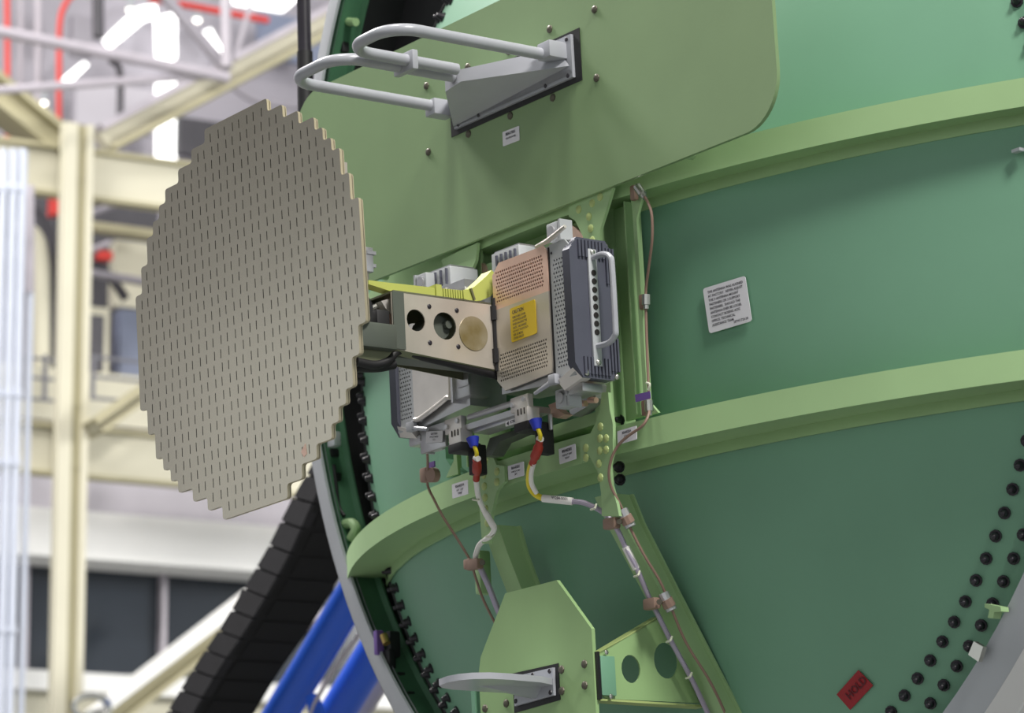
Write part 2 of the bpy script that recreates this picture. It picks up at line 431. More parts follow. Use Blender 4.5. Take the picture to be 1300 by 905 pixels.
pipe('conduit', 'pale twin conduit between the two red pipes', [(48, -20), (48, 150)], 5, -1.3, 'tube', 'conduit')
# white riser pipes
for i, (x, lab) in enumerate(((3, 'leftmost of three white riser pipes at the frame edge'), (16, 'middle one of three white riser pipes at the frame edge'), (28, 'rightmost of three white riser pipes at the frame edge'))):
    P = [bg(x - 26, 238, 1.2), bg(x - 8, 238, 1.2), bg(x, 250, 1.2)]; q = P[-1].copy(); q.z = 0.0
    t = thing('riser_pipe', lab, 'pipe', (q.x, q.y, 0), world=True, group='white riser pipes')
    part('tube', MB().tube(smooth_path(P[:-1] + [P[-1], V((q.x, q.y, P[-1].z - 0.25)), q], 4), 5.2 / 214, 12), MT['pipew'], t)
    for yy in (500, 588, 800):
        k = q.copy(); k.z = bg(x, yy, 1.2).z
        part('collar', MB().cyl(k - Z * 0.02, k + Z * 0.02, 6.6 / 214, 12), MT['pipew'], t)
p = bg(39, 372, 1.0); t = thing('riser_pipe', 'thin white riser pipe standing apart left of the cream column', 'pipe', (p.x, p.y, 0), world=True)
part('tube', MB().cyl((p.x, p.y, 0), p, 4 / 214, 12), MT['pipew'], t)
part('upper_tube', MB().cyl(bg(38, 372, 1.0), bg(38, 236, 1.0), 5.5 / 214, 12), MT['tube'], t)
# plant on the gallery behind the column
def bgbox(name, label, cat, x0, y0, x1, y1, off, dp, m, group=None):
    c = bg((x0 + x1) / 2, (y0 + y1) / 2, off); t = thing(name, label, cat, tuple(c), world=True, group=group)
    part('body', hbeam(MB(), (x0 + x1) / 2, y0, y1, x0, x1, off, dp), MT[m], t); return t
t = thing('air_duct', 'cream rounded air duct behind the white riser pipes', 'duct', tuple(bg(55, 400, -1.5)), world=True)
P = [bg(20, 285, -1.6), bg(44, 300, -1.6), bg(52, 330, -1.6), bg(53, 380, -1.6), bg(53, 520, -1.6)]
part('duct', MB().tube(smooth_path(P, 5), 11 / 200, 14), MT['cream'], t)
bgbox('dark_recess_panel', 'dark panel behind the pipework left of the column', 'panel', -40, 244, 78, 300, -3.0, 0.1, 'duct')
bgbox('dark_recess_panel', 'dark panel behind the pipework right of the column', 'panel', 112, 246, 200, 470, -3.2, 0.1, 'duct')
bgbox('wall_cabinet', 'cream wall cabinet between the column and the antenna', 'cabinet', 146, 308, 215, 392, -2.3, 0.12, 'cream')
bgbox('wall_cabinet', 'slate blue cabinet low between the column and antenna', 'cabinet', 152, 395, 215, 510, -2.2, 0.12, 'slate')
bgbox('wall_cabinet', 'narrow cream cabinet right beside the column flange', 'cabinet', 114, 390, 138, 512, -2.0, 0.1, 'cream')
bgbox('vent_panel', 'dark vent panel in front of the narrow cream cabinet', 'panel', 114, 400, 132, 470, -1.55, 0.1, 'duct')
bgbox('wall_cabinet', 'tall slate cabinet left of the column behind the railing', 'cabinet', 62, 330, 76, 500, -2.2, 0.1, 'duct')
bgbox('red_call_box', 'red box on the pipework left of the column', 'box', 67, 250, 77, 272, -1.8, 0.1, 'redp')
bgbox('red_call_box', 'red box on the pipework right of the column', 'box', 128, 318, 143, 329, -1.8, 0.1, 'redp')
pipe('pipe_run', 'dark pipe crossing behind the column under the upper crossbeam', [(44, 262), (62, 290), (74, 330)], 5, -1.7, 'duct')
pipe('pipe_run', 'grey pipe slanting up right of the column', [(114, 272), (150, 258), (175, 250)], 5, -1.6, 'wall')
pipe('pipe_run', 'pale pipe below the slanting grey pipe right of the column', [(114, 318), (140, 308)], 4, -1.5, 'tube')
pipe('pipe_run', 'level cream pipe behind the column over the cabinets', [(112, 288), (220, 302)], 9, -2.0, 'creamd')
pipe('pipe_run', 'brown level pipe above the slate cabinet', [(112, 346), (220, 364)], 6, -1.6, 'wall')
bgbox('wall_panel', 'grey lilac wall panel behind the thin truss tube left of the daylight strips', 'panel', 96, 108, 196, 164, -3.1, 0.08, 'wallg')
bgbox('wall_panel', 'dark lilac wall panel under the diagonal brace right of the daylight strips', 'panel', 228, 160, 400, 205, -3.1, 0.08, 'duct')
bgbox('wall_panel', 'blue grey wall panel beside the black radome stay', 'panel', 330, 22, 420, 78, -3.1, 0.08, 'slate')
bgbox('wall_panel', 'dark wall panel near the bend of the red pipe', 'panel', 92, 20, 118, 70, -3.1, 0.08, 'wall')
pipe('pipe_run', 'dark grey pipe slanting down right under the brace joint', [(284, 100), (330, 128), (420, 140)], 6, -1.9, 'wall')
pipe('pipe_run', 'dark sagging pipe behind the column at cabinet height', [(112, 330), (140, 352), (160, 380)], 7, -1.9, 'duct')
pipe('pipe_run', 'dark upright pipe left of the column under the crossbeam', [(66, 300), (68, 400), (66, 500)], 6, -1.75, 'duct')
structure('wall_right', hbeam(MB(), 100, 470, 536, -300, 700, -1.3, 0.3), MT['cream'])
def railing(label, x0, x1):
    t = thing('railing', label, 'railing', tuple(bg(x0, 500, -0.6)), world=True)
    for yy in (451, 476, 503):
        part('rail', hbeam(MB(), x0, yy, yy + 3.5, x0, x1, -0.6, 0.02), MT['railing'], t)
    for xx in (x0, (x0 + x1) / 2, x1):
        part('post', vpost(MB(), xx - 2, xx + 2, 480, -0.6, 0.03, bg(xx, 507, -0.6).z, bg(xx, 450, -0.6).z), MT['railing'], t)
railing('grey gallery railing left of the cream column', 30, 86); railing('grey gallery railing between the column and the antenna', 119, 250)
# ceiling lamps
for lab, px, py in (('round bay lamp seen through the dark window strip', 222, 722), ('bright bay lamp high beside the bent red pipe', 166, 12), ('small bright bay lamp below the straight red pipe', 55, 130), ('bright bay lamp above the brace joint', 250, 25)):
    c = bg(px, py, -1.35 if py > 600 else -2.4); t = thing('bay_light', lab, 'lamp', tuple(c), world=True)
    part('diffuser', MB().dome(c, (0.3, -0.2, -1), 6 / 214, 0.02, 12), MT['lampm'], t)
    part('shade', MB().tube([c, c + Z * 0.12], [6.5 / 214, 3 / 214], 12), MT['rim'], t)

# blue docking stand with black bumper belt, standing just aft of the nose ring
YB = 1.15
t = thing('dock_bumper', 'curved black foam bumper belt of the blue docking stand', 'bumper', tuple(hy(300, 740, YB)))
edge = smooth_path([hy(px, py, YB) for px, py in ((420, 545), (389, 602), (366, 642), (341, 693), (314, 739), (282, 793), (249.6, 842), (215, 899), (170, 972))], 8)
inner = smooth_path([hy(px, py, YB) for px, py in ((452, 548), (412, 606), (391, 650), (367, 703), (341, 750), (309, 803), (276, 852), (243, 908), (200, 980))], 8)
mb = MB(); n = len(edge)
D1 = V((0, 0.21, 0.0))
vs = []
for a, b in zip(edge, inner): vs += [a + Y * 0.012, b + Y * 0.012, b + D1, a + D1]
fs = []
for i in range(n - 1):
    for k in range(4): fs.append((i * 4 + k, i * 4 + (k + 1) % 4, i * 4 + 4 + (k + 1) % 4, i * 4 + 4 + k))
fs += [(0, 1, 2, 3), tuple((n - 1) * 4 + k for k in (3, 2, 1, 0))]
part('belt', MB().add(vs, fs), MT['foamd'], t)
acc = 0
k0 = 0
L = [0.0]
for i in range(1, n): L.append(L[-1] + (edge[i] - edge[i - 1]).length)
def at(path, s_):
    for i in range(1, n):
        if L[i] >= s_: f_ = (s_ - L[i - 1]) / (L[i] - L[i - 1]); return path[i - 1].lerp(path[i], f_)
    return path[-1]
s_ = 0.0; stp = 0.088
while s_ + stp < L[-1]:
    a0, a1, b0, b1 = at(edge, s_), at(edge, s_ + stp - 0.008), at(inner, s_), at(inner, s_ + stp - 0.008)
    part('foam_block', MB().prism([a0, a1, b1, b0], Y * 0.03), MT['foam'], t)
    # ribs along the broad face
    nrm = (b0 - a0).normalized()
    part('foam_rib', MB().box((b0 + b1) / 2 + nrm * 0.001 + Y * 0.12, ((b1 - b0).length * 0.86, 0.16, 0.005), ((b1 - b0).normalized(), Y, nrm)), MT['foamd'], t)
    s_ += stp
t = thing('blue_dock_stand', 'blue painted docking stand under the black bumper', 'stand', tuple(hy(420, 900, 1.6)))
a, b = hy(497, 672, 1.45), hy(330, 950, 1.45); b = a + (b - a) * ((-HGT + 0.15 - a.z) / (b - a).z)
part('tube', MB().tube([a, b], 0.052, 24), MT['bluep'], t)
a, b = hy(560, 690, 1.6), hy(400, 950, 1.6); b = a + (b - a) * ((-HGT + 0.15 - a.z) / (b - a).z)
part('tube', MB().tube([a, b], 0.055, 24), MT['bluep'], t)
part('gusset_plate', MB().prism([hy(px, py, 1.42) for px, py in ((388, 884), (396, 880), (408, 905), (412, 930), (396, 930))], Y * 0.02), MT['bluep'], t)
part('safety_line', MB().tube(smooth_path([hy(px, py, 1.42) for px, py in ((455, 806), (432, 838), (402, 888), (388, 925))], 6), 0.006, 8), MT['tube'], t, 'thin pale line hanging along the blue stand')
part('grey_rail', MB().tube([hy(500, 830, 1.9), hy(430, 945, 1.9)], 0.04, 14), MT['tube'], t)
c = bg(116, 898, 4.0)
t = thing('chrome_ring', 'shiny chrome ring at the bottom edge below the cream column', 'ring', (c.x, c.y, 0), world=True)
part('ring', MB().tube([c + WD * (0.085 * math.cos(q * math.pi / 16)) + Z * (0.055 * math.sin(q * math.pi / 16)) for q in range(32)], 0.016, 10, closed=True), MT['steel'], t)
part('blue_sleeve', MB().tube([c + WD * (0.085 * math.cos(q * math.pi / 16)) + Z * (0.055 * math.sin(q * math.pi / 16)) for q in range(1, 5)], 0.019, 10), MT['slate'], t, 'blue sleeve on the ring')
part('stem', MB().cyl(V((c.x, c.y, 0)), c - Z * 0.05, 0.015, 10), MT['steel'], t)

# ================================================================== AIRCRAFT NOSE
RC, RA, RB = V((0, 0.2, 0.556)), 1.333, 1.464
def ell(a, b, zc, k, n): q = 2 * math.pi * k / n; return a * math.cos(q), zc + b * math.sin(q)
def rev(prof, n=160, zc=0.556, a=RA, b=RB):
    """loft an elliptic ring; prof = (dr, y)"""
    mb = MB(); m_ = len(prof); vs = []
    for k in range(n):
        for dr, y in prof:
            x, z = ell(a + dr, b + dr, zc, k, n); vs.append((x, y + 0.005 * x - 0.009 * z, z))
    fs = []
    for k in range(n):
        k2 = (k + 1) % n
        for j in range(m_ - 1): fs.append((k * m_ + j, k2 * m_ + j, k2 * m_ + j + 1, k * m_ + j + 1))
    return mb.add(vs, fs)
nose = thing('nose_ring', 'grey and white forward fuselage ring around the green bulkhead', 'fuselage', (0, 0.3, 0.55))
part('skin', rev([(0.0, 0.202), (0.03, 0.24), (0.034, 0.241), (0.12, 0.55), (0.25, 1.1), (0.33, 1.7), (0.31, 1.7), (0.0, 0.26)]), MT['skin'], nose, 'white outer skin')
part('rim', rev([(-0.064, 0.190), (-0.062, 0.184), (-0.003, 0.2), (0.001, 0.204), (-0.002, 0.212), (-0.064, 0.2)]), MT['rim'], nose, 'grey painted radome landing rim')
part('frame_wall', rev([(-0.05, 0.2), (-0.06, 0.2), (-0.062, 0.25), (-0.075, 0.255), (-0.075, 0.26), (-0.03, 0.26)]), MT['framewall'], nose, 'green inner frame wall')
part('gap_liner', rev([(-0.03, 0.27), (-0.07, 0.26), (-0.075, 0.36), (-0.25, 0.40), (-0.25, 0.42), (-0.02, 0.42)]), MT['black'], nose, 'black liner in the gap behind the frame wall')  # black ring added to make the trough gap look deeply shaded
bulk = thing('pressure_bulkhead', 'domed green pressure bulkhead with curved ribs and black fasteners', 'bulkhead', (0, 0, 0.35))
DA, DB, DZ = 1.148, 1.148, 0.335
mb = MB(); vs = [(0, dome_y(0, DZ), DZ)]; fs = []; NR, NK = 26, 120
for i in range(1, NR + 1):
    for k in range(NK):
        x, z = ell(DA * i / NR, DB * i / NR, DZ, k, NK); vs.append((x, dome_y(x, z), z))
for k in range(NK):
    fs.append((0, 1 + k, 1 + (k + 1) % NK))
    for i in range(NR - 1):
        a = 1 + i * NK; fs.append((a + k, a + NK + k, a + NK + (k + 1) % NK, a + (k + 1) % NK))
part('dome', mb.add(vs, fs), MT['dome'], bulk)
part('edge_seal', MB().tube([(lambda q: (q[0], dome_y(*q) + 0.004, q[1]))(ell(DA + 0.004, DB + 0.004, DZ, k, NK)) for k in range(NK)], 0.009, 8, closed=True), MT['seal'], bulk, 'black rubber edge seal')
mb = MB(); vs = []
for k in range(NK):
    for d_, dy in ((0.012, 0.012), (0.02, 0.03), (0.02, 0.12)):
        x, z = ell(DA + d_, DB + d_, DZ, k, NK); vs.append((x, dome_y(x, z) + dy, z))
fs = [(k * 3 + j, ((k + 1) % NK) * 3 + j, ((k + 1) % NK) * 3 + j + 1, k * 3 + j + 1) for k in range(NK) for j in range(2)]
part('edge_flange', MB().add(vs, fs), MT['dome'], bulk)

# ---- curved ribs
def rib_y(x): return -0.155 + 2.15 - math.sqrt(2.15 ** 2 - min(1.3, abs(x)) ** 2)
def rib(name, z0, z1, xm):
    n = 64; mb = MB(); prof = []
    vs = []
    for i in range(n + 1):
        x = -xm + 2 * xm * i / n; y = rib_y(x)
        nn = V((x, -math.sqrt(2.15 ** 2 - x * x), 0)).normalized()       # outward (forward) normal
        p = V((x, y, 0))
        dpt = 0.02
        while dpt < 0.2 and (p - nn * dpt).y < dome_y((p - nn * dpt).x, z0): dpt += 0.002
        b = p - nn * dpt
        yd = 0; L_ = [(p, z0), (p, z1), (p - nn * 0.005, z1), (p - nn * 0.005, z0 + 0.008), (b, z0 + 0.008), (b, z0 - 0.018), (b + nn * 0.004, z0 - 0.018), (b + nn * 0.004, z0 + 0.003), (p - nn * 0.006, z0 + 0.003)]
        vs += [V((q.x, q.y, zz)) for q, zz in L_]
    m_ = 9; fs = []
    for i in range(n):
        for j in range(m_): fs.append((i * m_ + j, i * m_ + (j + 1) % m_, (i + 1) * m_ + (j + 1) % m_, (i + 1) * m_ + j))
    fs += [tuple(range(m_)), tuple(n * m_ + j for j in reversed(range(m_)))]
    return part(name, MB().add(vs, fs), MT['rib'], bulk)
rib('lower_rib', -0.066, -0.012, 1.19); rib('upper_rib', 0.430, 0.483, 1.19)
# ---- inner mounting frame between the ribs
for z0, z1 in ((0.005, 0.03), (0.375, 0.40)):
    part('inner_beam', MB().box((0, -0.105, (z0 + z1) / 2), (0.36, 0.07, z1 - z0), bev=0.003), MT['rib'], bulk)
for s_ in (-1, 1):
    part('upright', MB().box((s_ * 0.195, -0.138, 0.215), (0.05, 0.006, 0.44)).box((s_ * 0.195, -0.1, 0.215), (0.006, 0.07, 0.44)).box((s_ * 0.245, -0.1, 0.215), (0.06, 0.006, 0.42)).box((s_ * 0.272, -0.112, 0.215), (0.004, 0.024, 0.42)), MT['rib'], bulk)
# slim strut right of the box with flared ends, and its mirror
for s_ in (-1, 1):
    pts = [(-0.008, 0.0), (-0.0055, 0.03), (-0.0055, 0.40), (-0.008, 0.43), (0.03, 0.43), (0.0055, 0.385), (0.0055, 0.03), (0.035, 0.0)]
    part('slim_strut', MB().plate([(s_ * a, b) for a, b in pts], [], (s_ * 0.306, -0.128, -0.005), X, Z, -Y, 0.006).box((s_ * 0.306, -0.12, 0.21), (0.004, 0.012, 0.4)), MT['rib'], bulk)
# gussets
def gusset(pts, y, mirror=False):
    P = [hy(px, py, y) for px, py in pts]
    return part('gusset', MB().prism(P, Y * 0.007), MT['rib'], bulk)
rv = MB().dome((0, 0, 0), (0, 0, 1), 0.0085, 0.0045, 8)
gr = gusset([(772, 498), (774, 520), (778, 538), (778, 574), (774, 590), (776, 615), (783, 640), (786, 655), (764, 655), (763, 625), (759, 600), (748, 578), (738, 587), (736, 562), (748, 553), (757, 535), (762, 515), (764, 498)], -0.166)
copies(rv, 'rivet', MT['rivet'], gr, [orient(hy(600 + x / 4.525, 540 + y / 4.525, -0.166), (0, -1, 0)) for x, y in ((735, 8), (733, 75), (768, 75), (733, 145), (768, 140), (727, 220), (735, 300), (652, 130), (652, 185))])
gl = gusset([(615, 577), (624, 574), (630, 590), (640, 592), (641, 611), (631, 622), (624, 650), (622, 690), (612, 690), (609, 650), (607, 615), (603, 605), (603, 592), (610, 588)], -0.166)
copies(rv, 'rivet', MT['rivet'], gl, [orient(hy(600 + x / 4.525, 540 + y / 4.525, -0.166), (0, -1, 0)) for x, y in ((75, 205), (65, 285), (68, 350), (72, 415), (140, 265), (140, 325), (75, 480), (85, 560))])
gu = gusset([(722, 262), (760, 243), (778, 238), (771, 262), (762, 290), (760, 330), (745, 330), (740, 300), (730, 280), (722, 275)], -0.162)
copies(rv, 'rivet', MT['rivet'], gu, [orient(hy(px, py, -0.162), (0, -1, 0)) for px, py in ((735, 266), (752, 258), (748, 275), (750, 290), (752, 305), (762, 250))])
gx = gusset([(560, 330), (580, 320), (606, 308), (604, 330), (596, 350), (592, 385), (578, 385), (574, 352), (564, 342)], -0.162)
# lower struts running down the dome
def lower_strut(s_):
    xa, xb = (0.152, 0.2) if s_ > 0 else (-0.205, -0.157)
    P = [(-0.135, -0.14, 0), (-0.19, -0.116, 0.005), (-0.335, -0.04, 0.02), (-0.52, 0.06, 0.037), (-0.66, 0.145, 0.05)]
    mb = MB(); vs = []; t_ = 0.004
    for k, (z, y, sp) in enumerate(P):
        d_ = 0.05 - 0.004 * k; x0, x1 = xa + s_ * sp, xb + s_ * sp
        for (x, dy) in ((x0, 0), (x0, 0.005), (x1 - t_, 0.005), (x1 - t_, d_), (x1 + 2 * t_, d_ + 0.002), (x1 + 2 * t_, d_ - 0.003), (x1, d_ - 0.004), (x1, 0)):
            vs.append((x, y + dy, z))
    m_ = 8; n = len(P); fs = []
    for i in range(n - 1):
        for j in range(m_): fs.append((i * m_ + j, i * m_ + (j + 1) % m_, (i + 1) * m_ + (j + 1) % m_, (i + 1) * m_ + j))
    fs += [tuple(range(m_)), tuple((n - 1) * m_ + j for j in reversed(range(m_)))]
    return part('lower_strut', MB().add(vs, fs), MT['rib'], bulk)
lower_strut(1); lower_strut(-1)
part('strut_lug', MB().box(hy(613, 727, -0.09), (0.02, 0.03, 0.09), bev=0.006), MT['rib'], bulk)
part('rib_bracket', MB().prism([hy(px, py, -0.12) for px, py in ((557, 560), (565, 560), (566, 582), (572, 592), (586, 603), (566, 612), (557, 610))], Y * 0.03), MT['dome'], bulk)
# collars around the dome rim: two staggered rings
col_mb = MB().cyl((0, 0, 0), (0, 0, 0.004), 0.0118, 10).cyl((0, 0, 0.004), (0, 0, 0.014), 0.0085, 10, 0.006).dome((0, 0, 0.014), (0, 0, 1), 0.006, 0.004, 8)
def dome_n(x, z): return V((x, -math.sqrt(R_DOME ** 2 - x * x - (z - Z_DOME) ** 2), z - Z_DOME)).normalized()
pl = []
for (a, b, ph) in ((1.083, 1.083, 0.0), (1.122, 1.122, 0.5)):
    NB = 148
    for k in range(NB):
        x, z = ell(a, b, DZ, k + ph, NB)
        if z > 1.2: continue
        pl.append(orient(V((x, dome_y(x, z), z)), dome_n(x, z)))
copies(col_mb, 'collar', MT['bolt'], bulk, pl)
# black collars on the struts
copies(col_mb, 'collar', MT['bolt'], bulk, [orient(hy(px, py, -0.1), (0.3, -1, 0)) for px, py in ((787, 593), (788, 609), (787, 534), (757, 305), (758, 292))] + [orient(hy(px, py, -0.05), (0.3, -1, 0)) for px, py in ((646, 690), (653, 706))])
# placards on the bulkhead
pn = ('placard',)
placard(bulk, ((575, 633), (595, 627), (574, 615)), -0.163, ['80A40204', 'ANT  DRV', 'UPPER'], (0.27, 0.19, 0.19), align='CENTER', label='white placard left of the red boot')
placard(bulk, ((646, 609.5), (666, 603.5), (644.5, 592)), -0.163, ['80A40201', 'WXR R/T UNIT', 'LEFT'], (0.27, 0.17, 0.17), align='CENTER', label='white placard between the two cables')
placard(bulk, ((711, 589.5), (732, 582.5), (709, 570.5)), -0.166, ['80A40202', 'WXR R/T UNIT', 'RIGHT'], (0.27, 0.17, 0.17), align='CENTER', label='white placard left of the right gusset')
placard(bulk, ((785, 564.5), (809, 557.5), (784, 547.5)), -0.163, ['80A4020A', 'WXR R/T', ''], (0.27, 0.17, 0.17), align='CENTER', label='white placard crossed by a brown cable')
o = placard(bulk, ((901, 423.5), (955, 407.5), (891, 367)), 0, ['THE ANTENNA WAS ALIGNED', 'AT FACTORY.  NEVER ADJUST', 'THE 3 ANTENNA MOUNT', 'FASTENERS OR 3 SUPPORT', 'FASTENERS.  SHOULD THE', 'ANTENNA EVER BE LOOSE,', 'CONTACT BOEING AOG', 'OFFICE, TECHNICAL', 'ASSISTANCE TEAM.'], [0.075] * 9, plane='d', lift=0.006, cond=0.92, label='large white placard on the dome', pad=0.08)
bl, br, tl = hd(901, 423.5, 0.009), hd(955, 407.5, 0.009), hd(891, 367, 0.009)
text(['287W1720-28'], 0.0065, bl + (br - bl) * 0.58 + (tl - bl) * 0.07, br - bl, tl - bl, MT['ink'], o, cond=0.9)
bl, br, tl = hd(1079, 901, 0.006), hd(1108, 870, 0.006), hd(1062, 881.5, 0.006)
mb = MB().prism([bl, br, hd(1089.5, 850.5, 0.006), tl], Y * 0.0015); o = part('red_placard', mb, MT['red'], bulk, 'torn red sticker low on the dome')
text(['HOLD'], 0.021, bl + (br - bl) * 0.2 + (tl - bl) * 0.3 - Y * 0.002, br - bl, tl - bl, MT['redink'], o)
# small clips at the edge of the ring
part('edge_clip', MB().prism([hy(px, py, 0.17) for px, py in ((1250, 766), (1270, 770), (1271, 776), (1262, 777), (1260, 785), (1254, 784), (1256, 774), (1250, 771))], Y * 0.02), MT['rib'], nose, 'small light green edge clip at lower right')
part('edge_clip', MB().prism([hy(px, py, 0.17) for px, py in ((1236, 814), (1248, 821), (1242, 840), (1229, 831))], Y * 0.01), MT['steel'], nose, 'shiny foil clip at lower right')
part('edge_clip', MB().box(hd(1292, 191, 0.02), (0.02, 0.012, 0.006)), MT['rim'], nose, 'tiny pale clip at right')
# fittings in the left trough
def trough(px, py, y=0.2): return hy(px, py, y)
part('hook_fitting', MB().tube(smooth_path([hy(px, py, 0.21) for px, py in ((421, 672), (432, 668), (446, 664), (452, 672), (446, 684))], 5), 0.012, 10).box(hy(431, 676, 0.23), (0.03, 0.03, 0.05), bev=0.006).box(hy(434, 700, 0.24), (0.02, 0.03, 0.04), bev=0.004), MT['rib'], nose, 'light green hook fitting on the left frame')
part('hook_fitting', MB().tube(smooth_path([hy(px, py, 0.21) for px, py in ((428, 22), (438, 19), (442, 27), (452, 28))], 5), 0.010, 10), MT['rib'], nose, 'light green hook fitting at the top left')
part('latch', MB().box(hy(481, 816, 0.185), (0.014, 0.02, 0.055), bev=0.003), MT['purple'], nose, 'purple latch block')
part('latch', MB().cyl(hy(487, 806, 0.18), hy(491, 817, 0.18), 0.009, 12), MT['gold'], nose, 'gold coloured latch barrel')
part('latch', MB().box(hy(494, 838, 0.2), (0.03, 0.02, 0.05), bev=0.006).box(hy(499, 818, 0.21), (0.02, 0.03, 0.06), bev=0.006), MT['black'], nose, 'black latch body')
part('bracket', MB().box(hy(424, 558, 0.2), (0.03, 0.02, 0.035), bev=0.004), MT['greybox'], nose, 'pale bracket showing behind the antenna edge')
part('bracket', MB().box(hy(426, 612, 0.27), (0.02, 0.05, 0.1), bev=0.003), MT['dome'], nose)
mb = MB()
for i, (px, py) in enumerate(((443, 540), (446, 570), (450, 602), (455, 634), (460, 665), (468, 700), (478, 735), (494, 776), (508, 806), (526, 850), (540, 880), (445, 14), (440, 50), (437, 80))):
    mb = MB().box(hy(px - 8, py, 0.3), (0.03, 0.03, 0.05), bev=0.006)
    part('clip_nut', mb, MT['black'], nose)
for pts in ([(414, 600), (419, 640), (430, 690), (440, 735), (452, 775), (470, 800)], [(424, 590), (430, 640), (437, 655)], [(441, 700), (452, 740), (466, 775), (474, 800)], [(480, 850), (498, 880), (515, 910)], [(436, 8), (428, 40), (424, 70)]):
    part('bonding_lead', MB().tube(smooth_path([hy(px, py, 0.205) for px, py in pts], 5), 0.0042, 8), MT['black'], nose)
for px, py, w_, h_ in ((419, 640, 0.012, 0.05), (427, 622, 0.02, 0.08), (434, 715, 0.014, 0.04), (446, 752, 0.02, 0.05), (458, 790, 0.016, 0.03), (506, 868, 0.03, 0.05), (520, 892, 0.02, 0.05), (436, 52, 0.02, 0.06), (424, 575, 0.016, 0.02)):
    part('clip_nut', MB().box(hy(px, py, 0.215), (w_, 0.02, h_), bev=0.004), MT['black'], nose)

# radome stay: black pole with sleeve in front of the ring
t = thing('radome_stay', 'black radome stay pole with sleeve at the top left of the nose', 'pole', tuple(hy(388, 130, 0.12)))
part('pole', MB().tube([hy(384.5, -40, 0.12), hy(387, 72, 0.12)], 0.0165, 16), MT['bolt'], t)
part('sleeve', MB().tube([hy(387, 66, 0.12), hy(389.5, 260, 0.12)], 0.019, 16), MT['black'], t)

# ================================================================== COVER PANEL, GUARD RAIL
cp = thing('cover_panel', 'large flat green cover panel with rounded corners across the bulkhead', 'panel', (0, -0.172, 0.68))
base_hole = [(-0.19, 0.69), (0.215, 0.69), (0.215, 0.775), (-0.19, 0.775)]
part('plate', MB().plate(round_rect(-0.778, 0.443, 0.783, 0.916, 0.095, 10), [base_hole], (0, -0.172, 0), X, Z, -Y, 0.008), MT['panel'], cp)
sc = MB().dome((0, 0, 0), (0, 0, 1), 0.0085, 0.005, 8)
copies(sc, 'screw', MT['screw'], cp, [orient(hy(px, py, -0.172), (0, -1, 0)) for px, py in ((755, 12), (698, 37), (757.5, 99), (702, 124), (648, 147), (595, 170), (544, 193), (541.5, 109), (646, 65), (594, 85))])
placard(cp, ((639, 186), (660, 178), (638, 168)), -0.1725, ['80A17001', 'CENTER COVER'], (0.3, 0.17), align='CENTER')
for xx in (-0.5, 0.5):
    part('standoff', MB().cyl((xx, -0.164, 0.7), (xx, -0.07, 0.7), 0.012, 10).cyl((xx, -0.164, 0.456), (xx, -0.14, 0.456), 0.01, 10), MT['rib'], cp)

gd = thing('guard_rail', 'grey guard rail with two tube loops on a wedge bracket through the panel', 'rail', (0.0, -0.18, 0.72))
part('seal', MB().plate([(-0.207, 0.676), (0.226, 0.676), (0.226, 0.783), (-0.207, 0.783)], [[(-0.187, 0.687), (-0.187, 0.775), (0.207, 0.775), (0.207, 0.687)]], (0, -0.1735, 0), X, Z, -Y, 0.003), MT['seal'], gd, 'black seal around the base')
part('base', MB().plate([(-0.187, 0.687), (0.206, 0.687), (0.206, 0.775), (-0.187, 0.775)], [], (0, -0.18, 0), X, Z, -Y, 0.008), MT['rail'], gd)
sc2 = MB().dome((0, 0, 0), (0, 0, 1), 0.005, 0.002, 8)
copies(sc2, 'screw', MT['bolt'], gd, [orient(hy(px, py, -0.181), (0, -1, 0)) for px, py in ((719, 50), (721, 96), (692.5, 109), (607.5, 146), (581.5, 158))])
# wedge: plan triangle with its tip forward, lower skirt sloping back to the base
lo = [(-0.187, -0.182, 0.706), (-0.05, -0.30, 0.711), (-0.0, -0.298, 0.718), (0.2, -0.182, 0.711)]
hi = [(-0.187, -0.182, 0.757), (-0.05, -0.30, 0.741), (-0.0, -0.298, 0.743), (0.165, -0.182, 0.757)]
part('wedge_body', MB().add([V(p) for p in lo + hi] + [V((-0.187, -0.182, 0.692)), V((0.206, -0.182, 0.694))], [(0, 1, 5, 4), (1, 2, 6, 5), (2, 3, 7, 6), (3, 0, 4, 7), (4, 5, 6, 7), (2, 1, 0, 8), (3, 2, 8, 9), (0, 3, 9, 8)]), MT['rail'], gd, sharp=62)
part('socket', MB().box((0.172, -0.2, 0.745), (0.04, 0.045, 0.034), bev=0.003), MT['rail'], gd)
part('socket', MB().box((-0.2, -0.205, 0.73), (0.034, 0.05, 0.034), bev=0.003), MT['rail'], gd)
def loop(xa, ya, xb, yb, ytip, z, r=0.06):
    P = [V((xa, ya, z))]
    P += [V((xa, ytip + r, z))]
    for k in range(1, 9): q = k / 8 * math.pi / 2; s_ = 1 if xb > xa else -1; P.append(V((xa + s_ * (r - r * math.cos(q)), ytip + r - r * math.sin(q), z)))
    for k in range(0, 9): q = k / 8 * math.pi / 2; P.append(V((xb - s_ * r + s_ * r * math.sin(q), ytip + r - r * math.cos(q), z)))
    P.append(V((xb, yb, z))); return MB().tube(P, 0.0118, 14)
part('tube_loop', loop(0.162, -0.19, 0.004, -0.31, -0.575, 0.74), MT['rail'], gd)
part('tube_loop', loop(-0.022, -0.30, -0.2, -0.2, -0.575, 0.734), MT['rail'], gd)
part('clamp', MB().box((-0.008, -0.425, 0.738), (0.066, 0.014, 0.04), bev=0.003), MT['rail'], gd)

